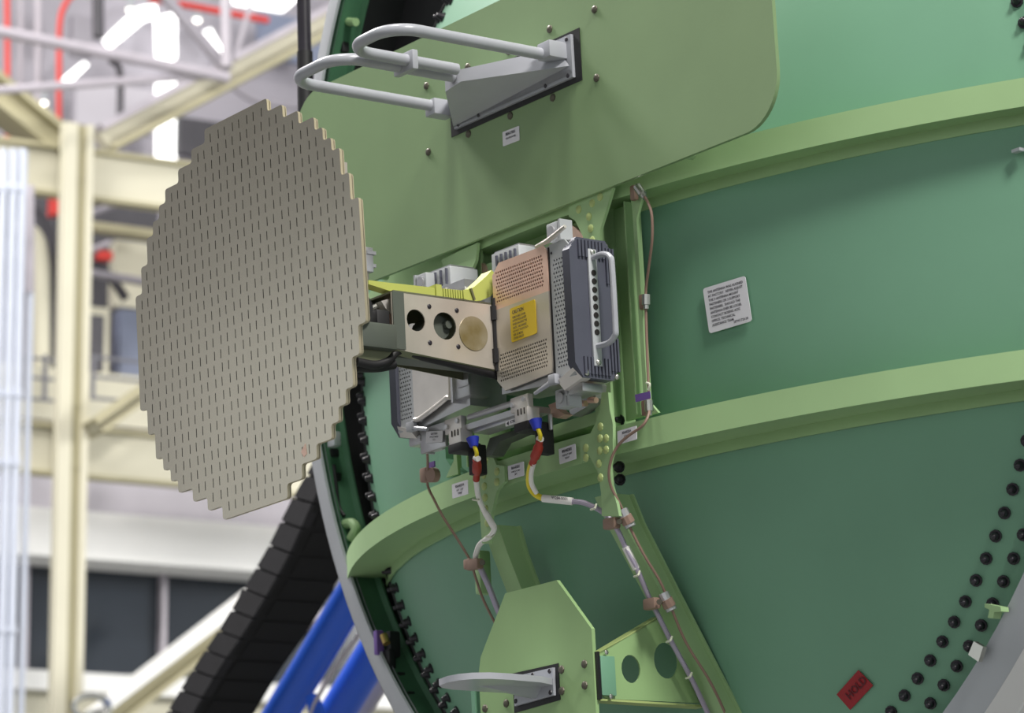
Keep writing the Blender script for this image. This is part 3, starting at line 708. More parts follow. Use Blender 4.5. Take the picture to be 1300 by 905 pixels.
# ================================================================== LOWER DOUBLER, FIN, SIDE BRACKET
db = thing('doubler_plate', 'light green angular doubler plate below the radar units', 'plate', (0, -0.188, -0.45))
P = [(-0.082, -0.287), (0.082, -0.287), (0.18, -0.395), (0.18, -0.70), (-0.18, -0.70), (-0.18, -0.43), (-0.172, -0.40)]
part('plate', MB().plate(P, [], (0, -0.188, 0), X, Z, -Y, 0.008), MT['doubler'], db)
copies(sc, 'screw', MT['screw'], db, [orient(hy(px, py, -0.188), (0, -1, 0)) for px, py in ((713, 850), (742, 843), (713.4, 877), (742.5, 870), (643, 893), (616, 899.5))])
part('side_strip', MB().box((-0.2, -0.16, -0.6), (0.012, 0.06, 0.34)), MT['dome'], db)
sb = thing('side_bracket', 'light green bracket with two round holes behind the doubler plate', 'bracket', (0.18, -0.1, -0.45))
O = V((0.183, 0, 0))
pts = [(-0.178, -0.441), (-0.094, -0.402), (-0.02, -0.362), (0.06, -0.44), (0.082, -0.527), (-0.16, -0.527), (-0.178, -0.52)]
part('web', MB().plate(pts, [list(reversed(ring2(-0.1, -0.468, 0.023, 18, 0.027))), list(reversed(ring2(-0.012, -0.448, 0.03, 18, 0.035)))], O, Y, Z, X, 0.004), MT['doubler'], sb)
part('flange', MB().prism([(0.183, -0.178, -0.441), (0.183, -0.02, -0.362), (0.155, -0.02, -0.362), (0.155, -0.178, -0.441)], (0, 0, -0.004)), MT['rivet'], sb)
part('flange', MB().prism([(0.183, -0.178, -0.527), (0.183, 0.082, -0.53), (0.15, 0.082, -0.53), (0.15, -0.178, -0.527)], (0, 0, -0.004)), MT['rivet'], sb)
part('front_angle', MB().box((0.186, -0.16, -0.484), (0.006, 0.035, 0.075), bev=0.002), MT['dome'], sb)
part('seal', MB().box((0.184, -0.181, -0.484), (0.008, 0.006, 0.09)), MT['seal'], sb, 'black seal strip')
copies(sc2, 'screw', MT['steel'], sb, [orient(hx(770, 828, 0.19), (1, 0, 0)), orient(hx(776, 884, 0.19), (1, 0, 0))])
fn = thing('guide_fin', 'pale grey rounded guide fin on a screwed base, on the doubler plate', 'fin', (0, -0.196, -0.48))
part('seal', MB().plate([(-0.07, -0.523), (0.075, -0.516), (0.075, -0.446), (-0.07, -0.446)], [], (0, -0.1895, 0), X, Z, -Y, 0.002), MT['seal'], fn, 'black seal under the base')
part('base', MB().plate([(-0.06, -0.511), (0.064, -0.506), (0.066, -0.453), (-0.056, -0.454)], [], (0, -0.196, 0), X, Z, -Y, 0.006), MT['rail'], fn)
pl = [(0.06, -0.19), (0.085, -0.24), (0.097, -0.32), (0.098, -0.37), (0.085, -0.40), (0.062, -0.417), (0.03, -0.42), (-0.01, -0.41), (-0.035, -0.385), (-0.05, -0.35), (-0.055, -0.30), (-0.062, -0.24), (-0.062, -0.19)]
mb = MB(); vs = [V((x, y, -0.474)) for x, y in pl] + [V((x * 0.98, y, -0.486)) for x, y in pl]; n = len(pl)
mb.prism([V((x, y, -0.474)) for x, y in pl], Z * -0.012)
part('blade', mb, MT['rail'], fn)
part('root_fillet', MB().prism([(0.02, -0.196, -0.486), (0.0, -0.33, -0.486), (-0.0, -0.196, -0.505)], X * 0.01), MT['rail'], fn)
copies(sc2, 'screw', MT['bolt'], fn, [orient(hy(px, py, -0.197), (0, -1, 0)) for px, py in ((697.5, 852), (676, 857), (698.5, 879), (676.5, 884), (654.5, 890))])

# ================================================================== RADAR ANTENNA
an = thing('slotted_antenna', 'flat slotted radar antenna plate with stepped round outline', 'antenna', (0, -0.823, 0.198))
PU, PW, NR = 0.025, 0.0265, 28
start = [0, 0, 0, 0, 1, 1, 2, 2, 3, 3, 4, 5, 6, 8, 10]
ar = math.radians(-1.85); AU = V((math.cos(ar), 0, math.sin(ar))); AW = V((-math.sin(ar), 0, math.cos(ar)))
AW = V((-0.032, 0, 0.9995)); AU = V((0.9995, 0, 0.032 * 0.3)).normalized()
AO = V((-0.001, -0.823, 0.198))
cells = []
for ci in range(-15, 15):
    st = start[ci if ci >= 0 else -1 - ci]
    for rI in range(st, NR - st):
        cells.append(((ci + 0.5) * PU, ((NR - 1) / 2 - rI) * PW, 0.0016 * (1 if (rI + ci) % 2 else -1), 0))
hole = [(-0.0012, -0.0086), (0.0012, -0.0086), (0.0012, 0.0086), (-0.0012, 0.0086)]
front = MB().cells(cells, PU, PW, hole, AO, AU, AW, -Y, 0.0007)
def outline(grow):
    top = []
    for ci in range(-15, 15):
        st = start[ci if ci >= 0 else -1 - ci]; h = (NR / 2 - st) * PW
        top.append((ci * PU, h)); top.append(((ci + 1) * PU, h))
    o = []
    for p in top:
        if not o or (abs(o[-1][0] - p[0]) + abs(o[-1][1] - p[1])) > 1e-6: o.append(p)
    full = o + [(x, -y) for x, y in reversed(o)]
    # drop collinear points
    res = []
    m_ = len(full)
    for i in range(m_):
        a, b, c = full[i - 1], full[i], full[(i + 1) % m_]
        if abs((b[0] - a[0]) * (c[1] - b[1]) - (b[1] - a[1]) * (c[0] - b[0])) > 1e-9: res.append(b)
    return res
ol = outline(0)
def grow_round(ol, g, r):
    n = len(ol); out = []
    for i in range(n):
        a, b, c = V(ol[i - 1]), V(ol[i]), V(ol[(i + 1) % n])
        d0 = (b - a).normalized(); d1 = (c - b).normalized(); n0 = V((-d0.y, d0.x)); n1 = V((-d1.y, d1.x))
        q = b + (n0 + n1) * g
        for t_ in (0, 1, 2):
            if t_ == 0: out.append(tuple(q - d0 * r))
            elif t_ == 1: out.append(tuple(q + (d1 - d0) * r * 0.29))
            else: out.append(tuple(q + d1 * r))
    return out
cw = sum((ol[i - 1][0] * ol[i][1] - ol[i][0] * ol[i - 1][1]) for i in range(len(ol)))
if cw > 0: ol = ol[::-1]
big = grow_round(ol, 0.009, 0.006)
# rim band that frames the cells: border strip between the cell field and the rounded outline
n = len(ol); vs = []; fs = []
mb = front; b0 = len(mb.v)
bord_out = big; bord_in = [p for p in ol for _ in range(3)]
k = len(bord_out)
mb.add([AO + AU * p[0] + AW * p[1] for p in bord_out] + [AO + AU * p[0] + AW * p[1] for p in bord_in], [(i, (i + 1) % k, (i + 1) % k + k, i + k) for i in range(k)])
part('front_plate', mb, MT['plate'], an)
part('slot_backing', MB().plate([(x * 0.999, y * 0.999) for x, y in ol], [], AO + Y * 0.0028, AU, AW, -Y, 0.001), MT['slotdark'], an)
part('plate_edge', MB().add([AO + AU * p[0] + AW * p[1] + Y * d_ for d_ in (0, 0.0055) for p in bord_out], [(i, (i + 1) % k, (i + 1) % k + k, i + k) for i in range(k)]), MT['plate_edge'], an, 'bright cut edge')
big2 = grow_round(ol, 0.006, 0.006)
part('waveguide_layer', MB().plate(big2, [], AO + Y * 0.0045, AU, AW, -Y, 0.003), MT['dark'], an)
part('back_plate', MB().plate(grow_round(ol, 0.008, 0.006), [], AO + Y * 0.0075, AU, AW, -Y, 0.002), MT['plate_edge'], an)
part('chipped_patch', MB().prism([AO - Y * 0.0006 + AU * u_ + AW * w_ for u_, w_ in ((0.160, -0.305), (0.175, -0.292), (0.178, -0.312), (0.168, -0.316))], Y * 0.0004), MT['copper'], an, 'small chipped orange mark near the lower right edge')
# clip on the right edge and stiff spars behind
part('edge_clip', MB().box(hy(466, 330, -0.805), (0.012, 0.02, 0.045), bev=0.002).box(hy(468, 322, -0.80), (0.018, 0.02, 0.006)).box(hy(468, 338, -0.80), (0.018, 0.02, 0.006)), MT['alu'], an)
part('back_spar', MB().box((0.0, -0.80, 0.198), (0.72, 0.012, 0.05)).box((0, -0.80, 0.198), (0.05, 0.012, 0.66)).box((0.30, -0.805, 0.2), (0.03, 0.01, 0.4)), MT['beige'], an)

# ================================================================== ANTENNA PEDESTAL
pd = thing('antenna_pedestal', 'metal antenna pedestal arm with three round openings', 'pedestal', (0, -0.4, 0.2))
def side_plate(x, nrm):
    out = [(-0.278, 0.256), (-0.525, 0.252), (-0.525, 0.14), (-0.278, 0.122)]
    holes = [list(reversed(ring2(-0.47, 0.202, 0.0215))), list(reversed(ring2(-0.402, 0.198, 0.027)))]
    return MB().plate(out, holes, (x, 0, 0), Y, Z, nrm, 0.003)
part('side_plate', side_plate(0.05, X), MT['beige'], pd); part('side_plate', side_plate(-0.05, -X), MT['olive'], pd)
part('stained_cap', MB().tube([(0.0495, -0.335, 0.19), (0.0515, -0.335, 0.19)], 0.034, 28), MT['stain'], pd, 'stained round cap on the side plate')
part('front_strip', MB().box((0.0515, -0.511, 0.197), (0.003, 0.026, 0.112)), MT['gunmetal'], pd)
part('top_plate', MB().box((0, -0.40, 0.254), (0.1, 0.24, 0.004)), MT['olive'], pd)
part('bottom_plate', MB().prism([(0.052, -0.525, 0.14), (0.052, -0.278, 0.122), (0.04, -0.278, 0.113), (0.04, -0.525, 0.133)], X * -0.004), MT['olive'], pd)
part('bottom_plate', MB().box((0.01, -0.40, 0.131), (0.05, 0.25, 0.004)), MT['gunmetal'], pd)
copies(sc2, 'screw', MT['bolt'], pd, [orient(hx(px, py, 0.0505), (1, 0, 0)) for px, py in ((545, 389), (580, 394), (546, 435), (582, 440))])
part('hinge', MB().tube([(0.052, -0.283, 0.265), (0.052, -0.283, 0.12)], 0.0055, 10), MT['black'], pd, 'black hinge seam')
for z in (0.235, 0.15): part('hinge_knuckle', MB().tube([(0.052, -0.283, z + 0.014), (0.052, -0.283, z - 0.014)], 0.0085, 10), MT['black'], pd)
part('inner_motor', MB().cyl((-0.03, -0.40, 0.2), (0.03, -0.40, 0.2), 0.024, 18).cyl((0.03, -0.385, 0.205), (0.04, -0.385, 0.205), 0.008, 10), MT['gunmetal'], pd)
# gimbal head between arm and plate
part('yoke', MB().box((0.02, -0.575, 0.16), (0.09, 0.1, 0.05), bev=0.006).box((-0.035, -0.56, 0.205), (0.012, 0.16, 0.1), bev=0.004), MT['gunmetal'], pd)
part('yoke_arm', MB().prism([hx(px, py, 0.045) for px, py in ((455, 442), (478, 427), (500, 432), (502, 452), (490, 460), (470, 464), (455, 462))], X * -0.02), MT['olive'], pd)
part('elevation_motor', MB().cyl((0.0, -0.62, 0.205), (0.075, -0.62, 0.205), 0.034, 20), MT['black'], pd)
part('motor_band', MB().tube([(0.056, -0.62, 0.205), (0.064, -0.62, 0.205)], 0.0348, 20), MT['alu'], pd)
part('copper_plate', MB().prism([hx(px, py, -0.02) for px, py in ((462, 402), (486, 390), (500, 388), (502, 425), (462, 425))], X * -0.006), MT['copper'], pd, 'copper coloured inner plate')
part('gimbal_arm', MB().tube([hx(464, 396, 0.01), hx(487, 385, 0.01)], 0.006, 10), MT['steel'], pd)
part('bell_crank', MB().prism([hx(px, py, 0.03) for px, py in ((484, 382), (498, 378), (501, 388), (496, 398), (490, 392))], X * -0.02), MT['machined'], pd)
part('counter_arm', MB().tube(smooth_path([hx(px, py, 0.0) for px, py in ((482, 398), (478, 415), (482, 432))], 4), 0.011, 10), MT['black'], pd)
part('arm_cap', MB().box((0.035, -0.545, 0.19), (0.03, 0.03, 0.05), bev=0.004), MT['black'], pd)
part('plate_hub', MB().cyl((0, -0.80, 0.2), (0, -0.62, 0.2), 0.035, 18), MT['gunmetal'], pd)
part('cable_loom', MB().tube(smooth_path([hx(px, py, 0.04) for px, py in ((452, 459), (475, 463), (492, 458), (507, 445), (535, 452), (580, 463), (638, 478))], 6), [0.009] * 37, 12), MT['black'], pd, 'black wrapped cable loom along the underside')
part('loom_boot', MB().tube(smooth_path([hx(px, py, 0.03) for px, py in ((452, 466), (480, 466), (500, 462))], 5), 0.010, 12), MT['black'], pd)
part('side_screw', MB().cyl(hx(493, 436, 0.05), hx(496, 436, 0.06), 0.006, 10).cyl(hx(490, 440, 0.05), hx(494, 440, 0.06), 0.004, 10), MT['steel'], pd)

wg = thing('waveguide_run', 'yellow-green waveguide running from antenna back over the pedestal arm', 'waveguide', (0, -0.45, 0.27))
def rect_run(pts, wd, hts):
    mb = MB(); vs = []; n = len(pts)
    for i, (p, h) in enumerate(zip(pts, hts)):
        t_ = (pts[min(n - 1, i + 1)] - pts[max(0, i - 1)]).normalized(); u_ = X; w_ = t_.cross(u_).normalized()
        vs += [p + u_ * wd / 2 + w_ * h / 2, p - u_ * wd / 2 + w_ * h / 2, p - u_ * wd / 2 - w_ * h / 2, p + u_ * wd / 2 - w_ * h / 2]
    fs = [(i * 4 + k, i * 4 + (k + 1) % 4, i * 4 + 4 + (k + 1) % 4, i * 4 + 4 + k) for i in range(n - 1) for k in range(4)] + [(3, 2, 1, 0), tuple((n - 1) * 4 + k for k in range(4))]
    return mb.add(vs, fs)
W1 = [hx(px, py, 0.012) for px, py in ((463, 360), (490, 366), (520, 369.5), (551, 373))]
part('taper_section', rect_run(W1, 0.026, [0.008, 0.016, 0.017, 0.017]), MT['lime'], wg)
W2 = [hx(px, py, 0.012) for px, py in ((547, 372), (554, 373))]
part('flange', rect_run(W2, 0.036, [0.028, 0.028]), MT['lime'], wg)
mb = MB()
a, b = hx(554, 373.5, 0.012), hx(582, 376, 0.012)
for i in range(9): mb = rect_run([a.lerp(b, (i + 0.1) / 9), a.lerp(b, (i + 0.72) / 9)], 0.03, [0.017, 0.017]); part('bellows_ring', mb, MT['lime'], wg)
part('bellows_core', rect_run([a, b], 0.024, [0.013, 0.013]), MT['lime'], wg)
part('elbow', rect_run([hx(px, py, 0.012) for px, py in ((582, 376), (592, 377), (600, 375), (610, 369), (618, 361), (624, 352))], 0.034, [0.018, 0.024, 0.03, 0.036, 0.034, 0.030]), MT['lime'], wg)
part('elbow_flange', rect_run([hx(597, 366, 0.03), hx(602, 381, 0.03)], 0.006, [0.004, 0.004]), MT['olive'], wg)

# ================================================================== RADAR TRANSCEIVERS
def hexring(r, n=8): return [(r * math.cos(2 * math.pi * k / n + math.pi * 1.25), r * math.sin(2 * math.pi * k / n + math.pi * 1.25)) for k in range(n)]
def vent(u0, u1, w0, w1, nu, nw, r, O, U, W, N, shape=None):
    cw, ch = (u1 - u0) / nu, (w1 - w0) / nw; cs = []
    for i in range(nu):
        for j in range(nw):
            cs.append((u0 + (i + 0.5) * cw, w0 + (j + 0.5) * ch, (0.2 * cw if j % 2 else -0.2 * cw), 0))
    return MB().cells(cs, cw, ch, hexring(r), O, U, W, N, 0.003)
def transceiver(s_, label):
    t = thing('radar_transceiver', label, 'radar unit', (s_ * 0.17, -0.22, 0.055))
    yF = -0.28; U = X
    xa, xb, xc, xd = 0.052, 0.226, 0.288, 0.300
    def sx(x): return s_ * x
    # chassis with chamfered outer corners
    out = [(xa, 0.075), (xb, 0.062), (xc, 0.062), (xc, 0.328), (xb, 0.33), (xa, 0.33)]
    part('chassis', MB().plate([(sx(x), z) for x, z in out], [], (0, -0.274, 0), X, Z, -Y, 0.09), MT['alu'], t)
    # perforated grey strip
    part('vent_strip', vent(min(sx(0.238), sx(0.276)), max(sx(0.238), sx(0.276)), 0.085, 0.30, 5, 26, 0.0024, (0, yF, 0), X, Z, -Y), MT['greybox'], t, 'perforated light grey strip')
    so = [(0.230, 0.064), (0.288, 0.064), (0.288, 0.318), (0.276, 0.33), (0.230, 0.33)]
    hol = [(0.238, 0.085), (0.238, 0.30), (0.276, 0.30), (0.276, 0.085)]
    part('strip_frame', MB().plate([(sx(x), z) for x, z in so], [[(sx(x), z) for x, z in hol]], (0, yF, 0), X, Z, -Y, 0.004), MT['greybox'], t)
    part('seam', MB().box((sx(0.2275), yF + 0.001, 0.2), (0.004, 0.004, 0.25)), MT['black'], t)
    # heat sink on the outer side
    hs = [(-0.288, 0.085), (-0.27, 0.058), (-0.2, 0.058), (-0.182, 0.085), (-0.182, 0.302), (-0.2, 0.33), (-0.27, 0.33), (-0.288, 0.305)]
    h = part('heat_sink', MB().plate(hs, [], (sx(xd), 0, 0), Y, Z, X * s_, 0.022), MT['sink'], t)
    for za, zb in ((0.065, 0.098), (0.292, 0.325)):
        for k in range(8):
            y = -0.266 + k * 0.0082
            part('cooling_fin', MB().box((sx(0.302), y, (za + zb) / 2), (0.006, 0.005, zb - za)), MT['sink'], h)
    for za, zb in ((0.075, 0.14), (0.245, 0.315)):
        for k in range(3):
            part('cooling_fin', MB().box((sx(0.302), -0.201 + 0.0075 * k, (za + zb) / 2), (0.006, 0.004, zb - za)), MT['sink'], h)
    hb = part('handle_bar', MB().box((sx(0.303), -0.237, 0.195), (0.006, 0.02, 0.228), bev=0.002), MT['greybox'], t)
    dots = MB().cyl((0, 0, 0), (0, 0, 0.001), 0.0058, 10)
    copies(dots, 'bar_hole', MT['dark'], hb, [orient((sx(0.3065), -0.237, 0.262 - k * 0.0165), (s_, 0, 0)) for k in range(8)])
    part('handle', MB().tube(smooth_path([(sx(0.305), -0.236, 0.292), (sx(0.335), -0.234, 0.292), (sx(0.352), -0.232, 0.282), (sx(0.356), -0.232, 0.262), (sx(0.356), -0.232, 0.148), (sx(0.352), -0.232, 0.13), (sx(0.335), -0.234, 0.12), (sx(0.305), -0.236, 0.12)], 5), 0.0058, 10), MT['rail'], t)
    copies(MB().dome((0, 0, 0), (0, 0, 1), 0.006, 0.004, 8), 'screw', MT['steel'], t, [orient((sx(0.306), -0.237, z), (s_, 0, 0)) for z in (0.302, 0.088)] + [orient((sx(0.301), -0.262, 0.067), (s_, 0, 0)), orient((sx(0.301), -0.19, 0.066), (s_, 0, 0))])
    copies(MB().dome((0, 0, 0), (0, 0, 1), 0.0028, 0.002, 8), 'screw', MT['bolt'], t, [orient((sx(x), -0.2805, z), (0, -1, 0)) for x in (0.236, 0.28) for z in (0.074, 0.312)])
    # shock mount blocks above and below
    for z in (0.362, 0.036):
        part('mount_block', MB().box((sx(0.215), -0.245, z), (0.034, 0.03, 0.036), bev=0.003).box((sx(0.238), -0.245, z), (0.006, 0.03, 0.04)), MT['greybox'], t)
        part('mount_bolt', MB().cyl((sx(0.215), -0.2605, z), (sx(0.215), -0.264, z), 0.011, 14), MT['alu'], t)
    part('latch', MB().box((sx(0.232), -0.287, 0.066), (0.022, 0.014, 0.02), bev=0.003).tube([(sx(0.225), -0.288, 0.062), (sx(0.175), -0.29, 0.05)], [0.005, 0.0035], 10), MT['rail'], t, 'white thumb latch')
    part('corner_foot', MB().prism([(sx(0.24), -0.286, 0.062), (sx(0.286), -0.284, 0.078), (sx(0.296), -0.27, 0.058), (sx(0.24), -0.27, 0.045)], Y * 0.02), MT['machined'], t)
    part('top_clip', MB().tube([(sx(0.195), -0.284, 0.334), (sx(0.232), -0.284, 0.337), (sx(0.284), -0.282, 0.353)], [0.004, 0.0055, 0.004], 8), MT['machined'], t)
    return t
tr = transceiver(1, 'right radar transceiver with yellow caution placard and copper vents')
cov = [(0.052, 0.10), (0.075, 0.077), (0.222, 0.082), (0.225, 0.10), (0.225, 0.318), (0.215, 0.331), (0.075, 0.331), (0.052, 0.31)]
hA = [(0.063, 0.252), (0.063, 0.316), (0.212, 0.316), (0.212, 0.252)]; hB = [(0.063, 0.095), (0.063, 0.152), (0.212, 0.152), (0.212, 0.095)]
part('front_cover', MB().plate([(0.052, 0.165), (0.052, 0.24), (0.225, 0.24), (0.225, 0.165)], [], (0, -0.284, 0), X, Z, -Y, 0.004), MT['beige'], tr, 'warm sheet metal cover')
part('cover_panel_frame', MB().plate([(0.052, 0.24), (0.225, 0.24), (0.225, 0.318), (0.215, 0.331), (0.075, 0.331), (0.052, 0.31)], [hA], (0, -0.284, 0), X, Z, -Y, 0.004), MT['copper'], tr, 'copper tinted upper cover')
part('cover_panel_frame', MB().plate([(0.052, 0.165), (0.225, 0.165), (0.225, 0.10), (0.222, 0.082), (0.075, 0.077), (0.052, 0.10)], [hB], (0, -0.284, 0), X, Z, -Y, 0.004), MT['beige'], tr)
part('vent_grille', vent(0.063, 0.212, 0.252, 0.316, 22, 9, 0.0024, (0, -0.284, 0), X, Z, -Y), MT['copper'], tr)  # grille carries the same painted orange reflection as the cover around it
part('vent_grille', vent(0.063, 0.212, 0.095, 0.152, 22, 8, 0.0024, (0, -0.284, 0), X, Z, -Y), MT['beige'], tr)
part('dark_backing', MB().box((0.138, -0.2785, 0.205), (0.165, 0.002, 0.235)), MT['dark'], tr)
placard(tr, ((650, 435), (682, 423), (648, 392)), -0.2845, ['CAUTION', 'REMOVABLE COVER', 'IN POSITION EXCEPT', 'WHEN RACKING THE', 'UNITS.  USE HANDLE', 'DO NOT TOUCH OUT-', 'SIDE OF METAL', 'COVER GRILLES'], (0.15, 0.085, 0.085, 0.085, 0.085, 0.085, 0.085, 0.085), m='yellow', cond=0.8, label='yellow caution placard', pad=0.07)
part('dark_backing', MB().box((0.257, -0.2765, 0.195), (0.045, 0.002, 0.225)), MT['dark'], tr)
tl_ = transceiver(-1, 'left radar transceiver with plain metal front below the pedestal arm')
part('front_cover', MB().plate([(-0.225, 0.085), (-0.21, 0.075), (-0.11, 0.105), (-0.095, 0.12), (-0.095, 0.315), (-0.225, 0.33)], [], (0, -0.285, 0), X, Z, -Y, 0.005), MT['machined'], tl_, 'plain machined metal front')
part('cover_rib', MB().tube(smooth_path([(-0.222, -0.286, 0.078), (-0.2, -0.286, 0.078), (-0.115, -0.286, 0.1), (-0.098, -0.286, 0.118), (-0.098, -0.286, 0.32)], 5), 0.005, 10), MT['machined'], tl_)
part('end_casting', MB().box((-0.062, -0.262, 0.2), (0.055, 0.05, 0.22), bev=0.004).box((-0.085, -0.278, 0.2), (0.006, 0.03, 0.23)).box((-0.055, -0.288, 0.185), (0.03, 0.006, 0.045), bev=0.002).box((-0.05, -0.288, 0.13), (0.036, 0.006, 0.04), bev=0.002), MT['alu'], tl_)
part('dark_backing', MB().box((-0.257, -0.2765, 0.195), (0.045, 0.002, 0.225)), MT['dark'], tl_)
# boxes seen above the arm: top modules
for nm, lab, x0, x1, z0, z1, y0, y1 in (('connector_module', 'grey finned module on top of the left transceiver', -0.265, -0.15, 0.345, 0.385, -0.235, -0.165), ('connector_module', 'tall light grey module between the two transceivers', -0.045, 0.045, 0.31, 0.385, -0.21, -0.15)):
    t = thing(nm, lab, 'module', ((x0 + x1) / 2, (y0 + y1) / 2, z0))
    part('case', MB().box(((x0 + x1) / 2, (y0 + y1) / 2, (z0 + z1) / 2), (x1 - x0, y1 - y0, z1 - z0), bev=0.003), MT['greybox'], t)
    for k in range(5): part('fin', MB().box((x1 - 0.01 - k * (x1 - x0) / 6, y0 - 0.002, (z0 + z1) / 2), (0.004, 0.004, (z1 - z0) * 0.8)), MT['sink'], t)
    part('lid', MB().box(((x0 + x1) / 2, (y0 + y1) / 2, z1 + 0.002), (x1 - x0 - 0.01, y1 - y0 - 0.01, 0.004)), MT['alu'], t)

# mounting tray and brackets
tray = thing('mounting_tray', 'metal mounting tray with copper brackets under the radar units', 'tray', (0, -0.2, 0.02))
part('tray_rail', MB().tube([(-0.06, -0.272, 0.052), (0.10, -0.272, 0.052)], 0.006, 10).box((0.02, -0.24, 0.035), (0.2, 0.06, 0.012)), MT['alu'], tray)
part('tray_beam', MB().box((0.02, -0.24, 0.026), (0.17, 0.04, 0.008), bev=0.002), MT['alu'], tray)
part('dark_side', MB().prism([hy(px, py, -0.19) for px, py in ((614, 580), (622, 556), (668, 541), (662, 549), (634, 561), (624, 578))], Y * 0.03), MT['gunmetal'], tray)
for s_, x in ((1, 0.11), (-1, -0.105)):
    part('connector_plate', MB().box((x, -0.272, 0.045), (0.055, 0.014, 0.03), bev=0.002), MT['machined'], tray)
    part('connector_shell', MB().box((x + 0.012, -0.27, 0.018), (0.04, 0.03, 0.03), bev=0.002), MT['machined'], tray)
    for k in range(3): part('shell_slot', MB().box((x + 0.004 + k * 0.01, -0.2855, 0.026), (0.002, 0.002, 0.012)), MT['dark'], tray)
    part('knob', MB().cyl((x - 0.018, -0.279, 0.045), (x - 0.018, -0.284, 0.045), 0.005, 10).cyl((x + 0.018, -0.279, 0.05), (x + 0.018, -0.284, 0.05), 0.005, 10), MT['alu'], tray)
    part('tray_end', MB().box((s_ * 0.245, -0.235, 0.045), (0.075, 0.05, 0.018), bev=0.004), MT['alu'], tray)
part('copper_bracket', MB().prism([hy(px, py, -0.225) for px, py in ((696, 514), (706, 510), (707, 518), (711, 522), (717, 526), (708, 531), (699, 529), (699, 520))], Y * 0.02), MT['copper'], tray, 'copper bracket under the right unit')
part('copper_bracket', MB().prism([hy(px, py, -0.14) for px, py in ((578, 362), (598, 338), (608, 332), (618, 337), (622, 352), (616, 362))], Y * 0.01), MT['copper'], tray, 'copper plate behind the pedestal arm')
part('copper_bracket', MB().prism([hy(px, py, -0.15) for px, py in ((705, 292), (716, 284), (728, 287), (742, 300), (735, 305), (706, 306))], Y * 0.01), MT['copper'], tray, 'copper bracket above the right unit')
part('curved_bracket', MB().prism([hy(px, py, -0.165) for px, py in ((718, 508), (745, 480), (758, 488), (756, 505), (745, 516), (725, 528))], Y * 0.03), MT['alu'], tray)
for px, py in ((742, 500), (750, 492), (748, 508), (735, 512)): part('standoff', MB().cyl(hy(px, py, -0.175), hy(px + 9, py, -0.175), 0.006, 10), MT['copper'], tray)
part('lead', MB().tube(smooth_path([hy(px, py, -0.19) for px, py in ((722, 493), (735, 488), (748, 486), (758, 485))], 4), 0.003, 8), MT['black'], tray)
part('pin', MB().cyl((0.155, -0.24, 0.018), (0.155, -0.24, -0.012), 0.0045, 8), MT['alu'], tray)
placard(tray, ((541, 562.5), (562, 561), (541, 548)), -0.27, ['CAUTION', 'HI VOLT INSIDE', '115 V'], (0.24, 0.2, 0.2), align='CENTER', label='pale placard under the left unit')
part('placard_plate', MB().box(hy(551, 556, -0.262), (0.085, 0.008, 0.05), bev=0.002).cyl(hy(530, 556, -0.262), hy(537, 556, -0.262), 0.008, 10), MT['alu'], tray)
o = placard(tray, ((642.5, 541.5), (665, 534.5), (642, 535)), -0.275, ['RTN-2/8'], (0.75,), label='small arrow marker', cond=0.9, pad=0.1, align='CENTER')
bl, br, tl = hy(642.5, 541.5, -0.2775), hy(665, 534.5, -0.2775), hy(642, 535, -0.2775)
part('arrow', MB().prism([bl + (br - bl) * 0.03 + (tl - bl) * 0.5, bl + (br - bl) * 0.15 + (tl - bl) * 0.1, bl + (br - bl) * 0.15 + (tl - bl) * 0.9], Y * 0.0004), MT['ink'], o)

# ================================================================== CABLES
def cable(name, label, loc): return thing(name, label, 'cable', loc)
def seg(t, nm, pts, r, m, lab=None, n=6): return part(nm, MB().tube(smooth_path(pts, n), r, 10), MT[m], t, lab)
def q(px, py, y): return hy(px, py, y)
def conn(t, x, px0):
    part('connector_block', MB().box((x + 0.012, -0.262, -0.003), (0.044, 0.05, 0.018), bev=0.003).box((x + 0.03, -0.245, -0.028), (0.022, 0.03, 0.06), bev=0.003), MT['black'], t)
rc = cable('wire_harness', 'right wire harness, red boot then yellow and white, clamped along the strut', (0.1, -0.25, -0.02))
conn(rc, 0.11, 0)
part('blue_boot', MB().tube([q(680, 533, -0.285), q(682, 545, -0.285)], [0.013, 0.008], 12), MT['blue'], rc)
seg(rc, 'lead', [q(683, 544, -0.285), q(686, 553, -0.28), q(685, 560, -0.275)], 0.004, 'yel')
part('tie_wrap', MB().tube([q(683.5, 557, -0.275), q(687.5, 557.5, -0.275)], 0.006, 10), MT['white'], rc)
part('red_boot', MB().tube(smooth_path([q(685, 559, -0.275), q(683, 570, -0.27), q(679, 580, -0.265), q(676, 589, -0.26)], 4), [0.007] * 3 + [0.0095] * 6 + [0.007] * 4, 12), MT['boot'], rc)
seg(rc, 'white_wire', [q(677.5, 588, -0.262), q(674.5, 600, -0.245), q(675, 614, -0.225), q(681, 626, -0.21)], 0.0048, 'white')
seg(rc, 'yellow_wire', [q(675, 588, -0.26), q(671.5, 602, -0.24), q(672, 616, -0.22), q(679, 627, -0.21), q(690, 633, -0.2)], 0.0058, 'yel')
part('sleeve', MB().tube([q(689, 632.5, -0.2), q(727, 636.5, -0.17)], 0.0075, 12), MT['white'], rc, 'printed white sleeve')
o = LOC[rc.name]
text(['W284-0001'], 0.008, q(700, 633, -0.2) - Y * 0.0, (q(727, 636.5, -0.17) - q(689, 632.5, -0.2)), Z, MT['ink'], rc, cond=0.9)
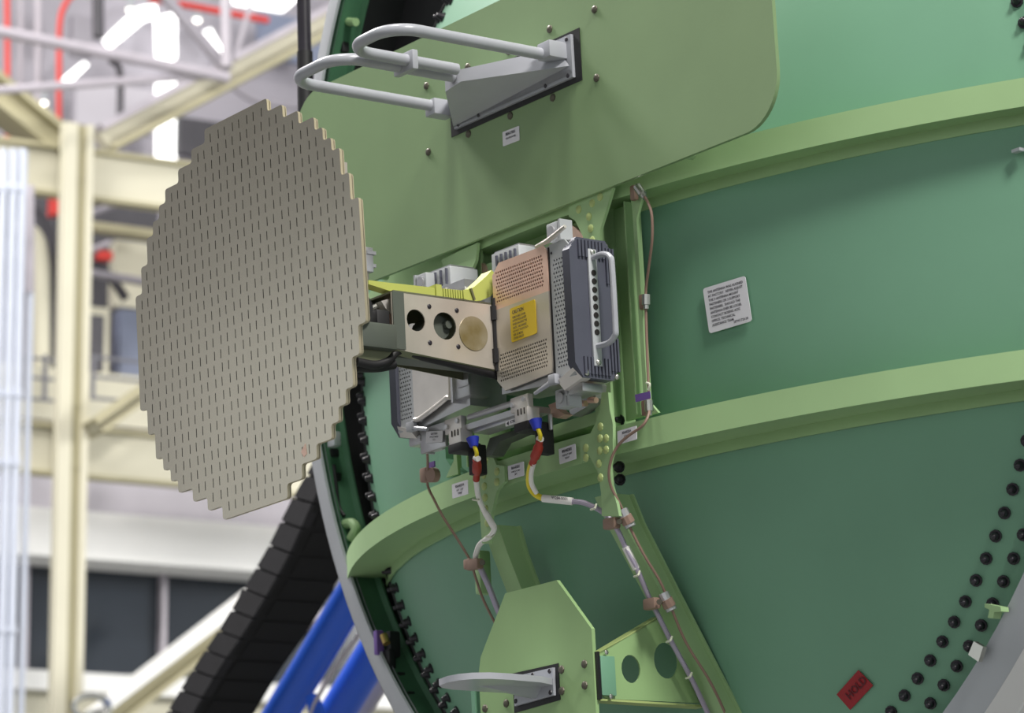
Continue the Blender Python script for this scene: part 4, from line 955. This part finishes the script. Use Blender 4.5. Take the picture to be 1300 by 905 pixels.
rcp = [q(726, 636.5, -0.17), q(740, 638, -0.165), q(757, 645, -0.16), (q(772, 656, -0.15)), q(784, 673, -0.14), q(795.6, 698, -0.125), q(809, 723, -0.105), q(824, 758, -0.075), q(836, 782, -0.055), q(851, 812, -0.025), q(875, 856, 0.015), q(891.6, 890, 0.05), q(905, 920, 0.08)]
seg(rc, 'screened_cable', rcp, 0.0052, 'lilac')
part('sleeve', MB().tube([q(794, 694, -0.126), q(808, 722, -0.105)], 0.0075, 12), MT['white'], rc, 'plain white sleeve on the strut')
for px, py, y in ((754, 643, -0.165), (809, 728, -0.103), (850, 811, -0.03), (875, 857, 0.01)):
    part('string_tie', MB().tube(smooth_path([q(px - 4, py + 4, y - 0.008), q(px + 1, py + 2, y - 0.01), q(px + 3, py - 3, y)], 4), 0.0022, 8), MT['tie'], rc)
def pclamp(t, px, py, y, dx=17, dy=-6, m='clampm'):
    a, b = q(px - 9, py + 2, y - 0.008), q(px + 6, py - 1, y - 0.008)
    part('clamp', MB().box((a + b) / 2, ((b - a).length, 0.018, 0.022), ((b - a).normalized(), Y, (b - a).normalized().cross(Y)), bev=0.005), MT[m], t)
    part('clamp_bolt', MB().cyl(q(px + 9, py - 2, y - 0.01), q(px + 8, py - 2, y - 0.022), 0.0055, 8), MT['screw'], t)
pclamp(rc, 778, 664, -0.14); pclamp(rc, 829, 766, -0.072)
cx = cable('coax_cable', 'right brown coax from upper rib past the thin strut down the long strut', (0.33, -0.13, 0.4))
UP = [q(817, 248, -0.15), q(823, 258, -0.155), q(827.5, 273, -0.16), q(828, 303, -0.16), q(823.5, 340, -0.15), q(820, 367, -0.142), q(820, 393, -0.142), q(821, 430, -0.145), q(823, 483, -0.148), q(824, 513, -0.15), q(823.5, 526, -0.16), q(816, 540, -0.172), q(798, 553, -0.176), q(786, 564, -0.178), q(777, 580, -0.182), q(773, 600, -0.18), q(776, 618, -0.17), q(787, 640, -0.155), q(800.6, 671, -0.13), q(817.5, 704, -0.105), q(838, 738, -0.075), q(851, 768.5, -0.05), q(871, 815.6, -0.01), q(902, 866, 0.04), q(922, 908, 0.085)]
seg(cx, 'cable', UP, 0.0028, 'brown')
for (x0, y0, x1, y1, yy) in ((809, 237, 816, 247, -0.15), (820.5, 374, 820.5, 387, -0.143), (823.5, 508, 824.2, 522, -0.152)):
    part('connector', MB().tube([q(x0, y0, yy), q(x1, y1, yy)], 0.0085, 10).tube([q(x1, y1, yy), q(x1 + (x1 - x0) * 0.4, y1 + (y1 - y0) * 0.4, yy)], 0.0055, 10), MT['steel'], cx)
    part('clamp', MB().box(q(x0 - 4, (y0 + y1) / 2 + 3, yy + 0.012), (0.014, 0.012, 0.03), bev=0.004), MT['brown'], cx)
part('purple_tag', MB().prism([q(px, py, -0.158) for px, py in ((806, 501), (825, 496.5), (826, 505.5), (807, 510.5))], Y * 0.001), MT['purple'], cx)
part('string_tie', MB().tube(smooth_path([q(821, 486, -0.152), q(825, 488, -0.156), q(823, 495, -0.156)], 4), 0.0024, 8), MT['tie'], cx)
for px, py, y in ((795, 656, -0.142), (847, 762, -0.062)):
    d_ = (q(px + 8, py + 17, y) - q(px - 6, py - 11, y)).normalized()
    part('connector', MB().tube([q(px - 5, py - 9, y - 0.004), q(px + 6, py + 13, y + 0.008)], 0.0105, 10), MT['alu'], cx)
    part('clamp', MB().tube([q(px - 1.5, py - 1, y - 0.004), q(px + 3.5, py + 8, y + 0.004)], 0.0125, 10), MT['clampm'], cx)
lc = cable('wire_harness', 'left wire harness, red boot then white sleeve ending behind the doubler', (-0.1, -0.25, -0.02))
conn(lc, -0.105, 0)
part('blue_boot', MB().tube([q(600, 556, -0.285), q(602, 567, -0.285)], [0.013, 0.008], 12), MT['blue'], lc)
seg(lc, 'lead', [q(602, 566, -0.285), q(605, 574, -0.28), q(605, 581, -0.275)], 0.004, 'yel')
part('tie_wrap', MB().tube([q(603, 582, -0.275), q(607.5, 582.5, -0.275)], 0.006, 10), MT['white'], lc)
part('red_boot', MB().tube(smooth_path([q(605, 583, -0.275), q(605.5, 592, -0.265), q(605.3, 600, -0.25), q(604.5, 609, -0.24)], 4), [0.008] * 3 + [0.0095] * 5 + [0.0068] * 5, 12), MT['boot'], lc)
seg(lc, 'white_wire', [q(604.4, 609, -0.24), q(607.5, 631, -0.22), q(615.5, 650, -0.20), q(626, 666, -0.185), q(627, 673, -0.18), q(622, 681, -0.17), q(610, 690, -0.155), q(605.4, 700, -0.145), q(604, 711, -0.135), q(611.5, 724.5, -0.13)], 0.0055, 'white')
part('sleeve', MB().tube([q(616, 650, -0.2), q(627, 669, -0.183)], 0.0065, 12), MT['white'], lc, 'printed white sleeve')
seg(lc, 'screened_cable', [q(609, 718, -0.13), q(611.5, 724.5, -0.13), q(622, 748, -0.12), q(633, 776, -0.11), q(645, 800, -0.1)], 0.0062, 'lilac')
for px, py in ((605, 634), (622, 681)): part('string_tie', MB().tube(smooth_path([q(px - 5, py, -0.22), q(px + 1, py + 1, -0.225), q(px + 5, py - 2, -0.215)], 4), 0.002, 8), MT['tie'], lc)
pclamp(lc, 604, 716, -0.13)
lx = cable('coax_cable', 'left brown coax hanging over the lower rib beside the white placard', (-0.3, -0.2, 0))
seg(lx, 'cable', [q(542, 566, -0.24), q(543, 588, -0.215), q(542.5, 612, -0.19), (q(545, 622, -0.185)), q(550, 632, -0.18), q(562, 655, -0.165), q(578, 680, -0.15), q(594, 706, -0.14), q(599, 717, -0.138), q(605, 737, -0.13), q(614, 762, -0.125), q(630, 794, -0.12)], 0.0028, 'brown')
part('purple_tag', MB().box(q(548, 590, -0.2), (0.022, 0.003, 0.012)), MT['purple'], lx)
part('clamp', MB().box(q(540, 603, -0.2), (0.022, 0.016, 0.03), bev=0.005).tube([q(546, 603, -0.205), q(553, 603, -0.19)], 0.015, 12), MT['clampm'], lx)
part('clamp', MB().box(q(595, 716, -0.14), (0.022, 0.014, 0.022), bev=0.005), MT['clampm'], lx)

# repeats carry a shared group
from collections import Counter
tops = [o for o in SC.objects if o.parent is None and o.get('category')]
cnt = Counter(o.name.split('.')[0] for o in tops)
for o in tops:
    st = o.name.split('.')[0]
    if cnt[st] > 1 and not o.get('group'): o['group'] = {'riser_pipe': 'white riser pipes'}.get(st, st.replace('_', ' ') + ' items')
